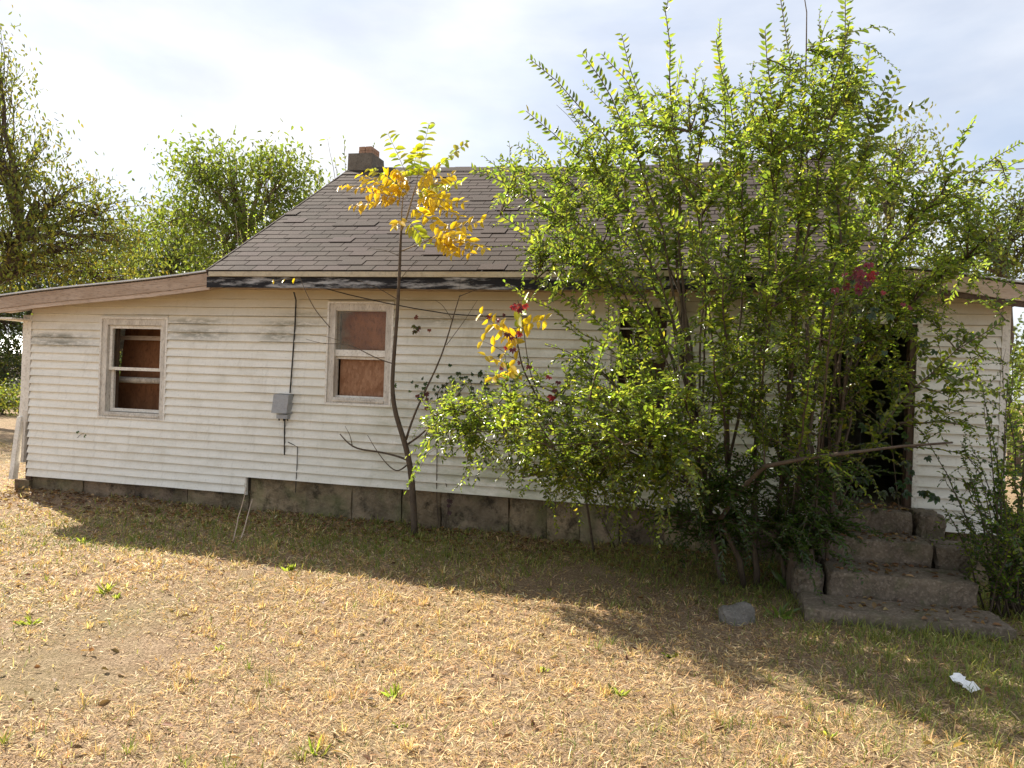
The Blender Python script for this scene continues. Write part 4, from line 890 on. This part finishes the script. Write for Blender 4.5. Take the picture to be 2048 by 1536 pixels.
# ------------------------------------------------------------------ trees behind
def tree(name, label, basep, trunk_r, lobes, nl, ls, cols, droop=.3, group=None, clr=.35, mat='leaf_far', trunk_top=None, bark='bark', asp=.45):
    basep = np.array(basep, float); t = thing(name, label, 'tree', tuple(basep), group); tm = MB(); L_ = Leaves()
    ctr = np.mean([l[0] for l in lobes], 0); top = np.array(trunk_top) if trunk_top is not None else ctr
    tp = curve(basep + (0, 0, -.2), top, .0, 9, None, .12); tm.tube(tp - basep, [trunk_r, trunk_r * .75, trunk_r * .35], 9); tot = sum(l[1][0] * l[1][2] for l in lobes); limbs = MB()
    for (c, r) in lobes:
        c = np.array(c, float); r = np.array(r, float); i = int(np.clip(np.argmin(np.linalg.norm(tp - c, axis=1)) - 1, 2, 8)); lp = curve(tp[i], c, .08, 8, None, .1); limbs.tube(lp - basep, [trunk_r * .38, trunk_r * .1], 6)
        n = int(nl * r[0] * r[2] / tot); ncl = max(5, int(n / 26))
        for k_ in range(ncl):
            u = unit(rng.normal(0, 1, 3)); cc = c + u * r * rng.uniform(.35, 1.0) ** .6
            if cc[2] < .25: cc[2] = .25 + rng.uniform(0, .3)
            s_ = lp[rng.integers(3, 8)]; bp_ = curve(s_, cc, .08, 6, None, .1); limbs.tube(bp_ - basep, [trunk_r * .09, .006], 3)
            L_.cloud(cc, np.array([clr, clr, clr * .7]), int(n / ncl * .75) + 1, ls, ls * asp, cols, droop); L_.along(bp_, .5, ls * .9, ls, ls * asp, cols)
    tr_ = tm.build('trunk', M[bark], t, True); lo_ = limbs.build('limbs', M[bark], tr_, True); lo_['kind'] = 'stuff'; o = L_.build(t, M[mat], 0, basep, .15); o.name = 'crown'; return t
def lobe(px, py, Y, rx, rz): return (at(px, py, Y), (rx, rx * .8, rz))
def foot(px, Y): p = at(px, 768, Y); p[2] = 0; return p
OL = [(.15, .175, .035), (.18, .20, .04), (.12, .145, .03), (.24, .21, .035)]; OD = [(.085, .11, .035), (.11, .13, .04), (.065, .09, .03)]; GB = [(.17, .22, .04), (.21, .25, .045), (.13, .17, .03)]; PALE = [(.17, .19, .06), (.20, .20, .06), (.13, .16, .05)]; BL = [(.09, .12, .075), (.11, .14, .085), (.07, .095, .06)]
tree('walnut_tree', 'tall olive-green tree with drooping branches beyond the left end of the house', foot(-170, 9), .28,
     [lobe(-30, 250, 9, 1.5, 2.3), lobe(30, 330, 9, 1.2, 1.4), lobe(110, 400, 9, 1.6, 1.0), lobe(200, 430, 9.5, 1.6, .8), lobe(20, 470, 9, 1.8, 1.2), lobe(150, 500, 9, 1.6, .8), lobe(-120, 350, 9.5, 2.2, 2.6), lobe(-10, 130, 9, .5, 1.2), lobe(235, 480, 9, .8, .5), lobe(60, 540, 9.5, 2.2, 1.0), lobe(200, 560, 10, 2.0, .8)], 15500, .16, OL, .7, None, .40, asp=.38)
tree('tree_of_heaven', 'bright green tree with tufted crown behind the left roof slope', foot(480, 11), .22,
     [lobe(400, 350, 11, .9, 1.1), lobe(470, 380, 11, 1.2, 1.3), lobe(560, 370, 11, 1.1, 1.3), lobe(350, 440, 11, 1.1, .9), lobe(450, 480, 11, 1.6, 1.2), lobe(570, 470, 11, 1.3, 1.3), lobe(385, 320, 11, .35, .5), lobe(540, 320, 11, .5, .5), lobe(660, 440, 12, .9, .8), lobe(500, 560, 11, 2.0, 1.0)], 13000, .17, GB, .5, None, .36, bark='bark_pale', asp=.42)
for i, (px, py, Y, rx, rz, cols, lab) in enumerate([(60, 560, 22, 4.2, 2.8, BL, 'dark blue-green tree standing low behind the olive-green tree'), (250, 540, 24, 4.0, 2.4, BL, 'dark rounded tree behind the roof of the left lean-to'), (340, 520, 20, 2.2, 1.9, OD + PALE, 'dull brownish-green tree between the dark tree and the tufted tree'), (-80, 600, 20, 4, 3, OD, 'dense dark tree at the edge of the yard beyond the left corner'), (440, 600, 24, 4, 2.6, OD, 'dark tree filling in behind the tufted bright green tree')]):
    c = at(px, py, Y); rr = rx
    tree('background_tree', lab, (c[0], c[1], 0), .25, [(c, (rr, rr * .8, rz)), (c + np.array([-rr * .7, .5, -1.2]), (rr * .7, rr * .6, rz * .7)), (c + np.array([rr * .7, .3, -1.0]), (rr * .7, rr * .6, rz * .7)), (c + np.array([.3, 0, rz * .6]), (rr * .5, rr * .5, rz * .5)), (np.array([c[0], c[1], 1.6]), (rr, rr * .7, 1.6))], 9500, .22, cols, .3, 'trees beyond the house', .6)
wt = thing('whip_tree', 'pale feathery upright shoots rising behind the chimney', 'tree', tuple(foot(660, 13))); wb = foot(660, 13); ms_ = MB(); L_ = Leaves()
for (px, py) in [(622, 292), (655, 277), (688, 278), (605, 360), (640, 330), (670, 320), (748, 290), (590, 420), (620, 380), (660, 350), (635, 400), (600, 330)]:
    a = at(660 + rng.normal(0, 25), 560, 13); e = at(px, py, 13 + rng.normal(0, .4)); p = curve(a, e, .05, 10); ms_.tube(p - wb, [.02, .006], 5); L_.along(p, .3, .055, .17, .08, [(.22, .25, .14), (.19, .23, .12)])
ms_.tube(np.array([wb, (wb + at(660, 560, 13)) / 2, at(660, 560, 13)]) - wb, [.09, .06], 7); ms_.build('stems', M['bark_pale'], wt, True); L_.build(wt, M['leaf_far'], 0, wb)
sh = thing('shoot_clump', 'clump of pale green upright shoots growing close behind the roof edge', 'shrub', tuple(foot(500, 6.0))); wb = foot(520, 6.0); sh.location = tuple(wb); ms_ = MB(); L_ = Leaves()
for (px, py) in [(470, 425), (495, 400), (510, 430), (440, 470), (425, 515), (455, 490), (530, 415), (400, 525), (480, 460), (550, 440), (520, 470), (585, 420)]:
    a = wb + np.array([rng.normal(0, .3), rng.normal(0, .2), 0]); e = at(px, py, 5.6 + rng.normal(0, .3)); p = curve(a, e, .08, 12); ms_.tube(p - wb, [.016, .004], 5); L_.along(p, .45, .032, .07, .03, LIME + [(.22, .26, .08)])
ms_.build('stems', M['bark_pale'], sh, True); L_.build(sh, M['leaf'], 0, wb)
tree('pale_tree', 'pale yellowish tree rising behind the shrub at the right end of the roof', foot(1770, 13), .2, [lobe(1800, 300, 13, .8, .8), lobe(1780, 380, 13, 1.1, 1.2), lobe(1730, 470, 13, 1.3, 1.2), lobe(1830, 460, 13, .9, 1.2), lobe(1740, 330, 13, .7, .7)], 4500, .13, PALE, .4, None, .38)
tree('light_green_tree', 'light green tree behind the right-hand lean-to roof', foot(2030, 12), .2, [lobe(2040, 420, 12, .9, .8), lobe(1960, 480, 12, 1.0, .8), lobe(2080, 470, 12, 1.2, 1.1), lobe(1900, 520, 12, .9, .6), lobe(2010, 530, 12, 1.2, .6)], 4500, .13, GB + PALE, .4, None, .36)
tree('yard_bush', 'leafy green bush beyond the right corner of the house', foot(2090, 7), .08, [lobe(2070, 800, 7, .9, .8), lobe(2060, 900, 7, .9, .7), lobe(2150, 780, 7, 1.2, 1.3), lobe(2090, 720, 7, .5, .5)], 3500, .1, GREEN + GB, .3, None, .25)
for (px, py, Y, rx, lab) in [(15, 835, 12, 1.4, 'low sunlit bush beyond the left corner of the house'), (-90, 790, 14, 2.0, 'rounded leafy bush further beyond the left corner'), (10, 740, 20, 2.2, 'mottled bush in front of the far white shed')]:
    c = at(px, py, Y); c[2] = max(c[2], .5); tree('yard_bush', lab, (c[0], c[1], 0), .06, [(c, (rx, rx * .8, max(.5, c[2]))), (c + np.array([-rx, .3, -.1]), (rx * .8, rx * .7, max(.4, c[2] * .8)))], 2600, .13, GB + OL, .3, None, .3)
# far white shed glimpsed under the trees
c = foot(5, 32); wsd = thing('shed', 'far white shed glimpsed under the trees beyond the left corner', 'shed', tuple(c))
MB().box(-5, 4, 0, 4, 0, 2.6).build('wall', M['trim'], wsd)
mb = MB(); mb.add([(-5.3, -.3, 2.55), (4.3, -.3, 2.55), (4.3, 2, 3.9), (-5.3, 2, 3.9), (4.3, 4.3, 2.55), (-5.3, 4.3, 2.55)], [(0, 1, 2, 3), (3, 2, 4, 5), (1, 4, 2), (0, 3, 5), (0, 5, 4, 1)]).build('roof', M['metal_edge'], wsd)
MB().box(-.6, .4, -.04, -.005, .0, 2.0).build('door', M['dark_wood'], wsd)
for k_, px in enumerate((2120,)):
    c = foot(px, 38); c[2] = 3.2; tree('background_tree', 'dark tree standing far behind the right corner of the house', (c[0], c[1], 0), .3, [(c, (4.5, 3, 2.8)), (c + np.array([0, 0, 1.8]), (2.5, 2, 1.6))], 1800, .38, OD, .3, None, .9)

# ------------------------------------------------------------------ dry grass
N = 1050000
x = rng.uniform(-16, 9, N); y = rng.uniform(-7.2, 5, N)
nc, kc = 2000, 22; cx_, cy_ = rng.uniform(-12, 6, nc), rng.uniform(-6.8, .0, nc); rc = np.repeat(rng.uniform(.012, .04, nc), kc); th = rng.uniform(0, 6.283, nc * kc); rr = np.abs(rng.normal(0, 1, nc * kc)) * rc
x = np.concatenate([x, np.repeat(cx_, kc) + rr * np.cos(th)]); y = np.concatenate([y, np.repeat(cy_, kc) + rr * np.sin(th)]); clump = np.concatenate([np.zeros(N), np.ones(nc * kc)]) > 0; cth = np.concatenate([np.zeros(N), th]); cgreen = np.concatenate([np.zeros(N), np.repeat(rng.random(nc), kc)]); N = len(x)
dist = np.hypot(x - EYE[0], y - EYE[1]); keep = rng.random(N) < np.minimum(1, (3.9 / np.maximum(dist, 2.0)) ** 1.25)
keep &= ~((x > XL - .02) & (x < XR + .02) & (y > .0)); keep &= ~((x > .76) & (x < 2.10) & (y > -1.84) & (y < .1))
vx = (x - EYE[0]) * _r0[0] + (y - EYE[1]) * _r0[1]; vz = (x - EYE[0]) * _fw[0] + (y - EYE[1]) * _fw[1]
keep &= (vz > 1.6) & (np.abs(vx) < vz * .95 + .6)
patch = wav(x, y, 5, .9, 5); bare = wav(x, y, 9, 1.6, 4)
keep &= rng.random(N) < np.clip(1.1 - np.maximum(0, bare - .12) * 2.6, .10, 1)
x, y, dist, patch, bare, clump, cth, cgreen = (q_[keep] for q_ in (x, y, dist, patch, bare, clump, cth, cgreen)); n = len(x)
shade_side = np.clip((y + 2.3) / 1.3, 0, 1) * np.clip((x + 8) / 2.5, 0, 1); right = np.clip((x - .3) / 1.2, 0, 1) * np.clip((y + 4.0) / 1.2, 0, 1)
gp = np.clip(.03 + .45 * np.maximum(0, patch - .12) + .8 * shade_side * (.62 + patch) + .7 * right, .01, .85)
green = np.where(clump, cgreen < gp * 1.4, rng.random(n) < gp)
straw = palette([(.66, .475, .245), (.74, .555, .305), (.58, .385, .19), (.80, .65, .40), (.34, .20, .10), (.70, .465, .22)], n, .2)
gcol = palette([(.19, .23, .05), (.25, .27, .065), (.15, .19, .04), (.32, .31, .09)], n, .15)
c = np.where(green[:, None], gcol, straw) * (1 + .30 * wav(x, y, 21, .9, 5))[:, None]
ln = np.where(green, rng.uniform(.03, .085, n), rng.uniform(.018, .065, n) * (1 + .5 * np.clip(wav(x, y, 31, 1.1, 3), -.5, 1))) * (1 + .35 * np.clip(right + shade_side * .4, 0, 1)); wd = rng.uniform(.0024, .0052, n) * np.clip(dist / 4.2, .9, 2.0)
ang = np.where(clump, cth + rng.normal(0, .4, n), rng.uniform(0, 6.283, n)); tilt = np.where(clump, rng.uniform(.15, 1.0, n), np.where(green, rng.uniform(.25, 1.1, n), rng.uniform(.85, 1.55, n))); ln = np.where(clump, ln * 1.0 + .008, ln)
hd = np.stack([np.cos(ang), np.sin(ang), np.zeros(n)], 1); sd = np.stack([-np.sin(ang), np.cos(ang), np.zeros(n)], 1); tw = rng.uniform(-.6, .6, n)[:, None]; sd = sd + np.array([0, 0, 1]) * tw
p0 = np.stack([x, y, ground_z(x, y) + rng.uniform(-.004, .012, n)], 1)
d1 = hd * np.sin(tilt)[:, None] + np.array([0, 0, 1]) * np.cos(tilt)[:, None]; t2 = np.minimum(tilt + rng.uniform(.1, .6, n), 1.75); d2 = hd * np.sin(t2)[:, None] + np.array([0, 0, 1]) * np.cos(t2)[:, None]
pm = p0 + d1 * (ln * .55)[:, None]; pe = pm + d2 * (ln * .5)[:, None]; hw = sd * (wd / 2)[:, None]
V = np.stack([p0 - hw, p0 + hw, pm + hw * .9, pm - hw * .9, pe + hw * .25, pe - hw * .25], 1).reshape(-1, 3); i = np.arange(n)[:, None] * 6
F = np.concatenate([i + np.array([0, 1, 2, 3]), i + np.array([3, 2, 4, 5])]); C = np.repeat(c, 6, 0)
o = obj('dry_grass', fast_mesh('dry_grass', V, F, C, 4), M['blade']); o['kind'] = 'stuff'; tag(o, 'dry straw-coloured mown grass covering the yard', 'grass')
# fallen leaves
n = 3800; x = rng.uniform(-10, 4, n); y = np.where(rng.random(n) < .78, -np.abs(rng.normal(0, .45, n)), rng.uniform(-6.5, -.2, n)); 
x[:170] = rng.uniform(1.0, 2.0, 170); y[:170] = rng.uniform(-1.83, -.04, 170)
on = (x > .78) & (x < 2.05) & (y > -1.84); lift = np.where(on, np.where(y > -.43, .66, np.where(y > -.87, .47, np.where(y > -1.34, .285, .10))), 0)
k_ = ~(on & (((x < 1.0) & (y > -1.34)) | ((x > 1.77) & (y > -.9)))); x, y, lift = x[k_], y[k_], lift[k_]; n = len(x)
d = rng.normal(0, 1, (n, 3)) * [1, 1, .25]; V, F, C = leaf_arrays(np.stack([x, y, np.where(lift > 0, lift + rng.uniform(.002, .012, n), ground_z(x, y) + rng.uniform(.01, .035, n))], 1), d, unit(rng.normal(0, .45, (n, 3)) + [0, 0, 1]), rng.uniform(.03, .07, n), rng.uniform(.02, .035, n), palette([(.20, .11, .06), (.28, .16, .08), (.14, .08, .05), (.36, .24, .12), (.24, .14, .07)], n), .3)
o = obj('fallen_leaves', fast_mesh('fallen_leaves', V, F, C, 4), M['blade']); o['kind'] = 'stuff'; tag(o, 'brown fallen leaves scattered along the foundation and lawn', 'leaves')
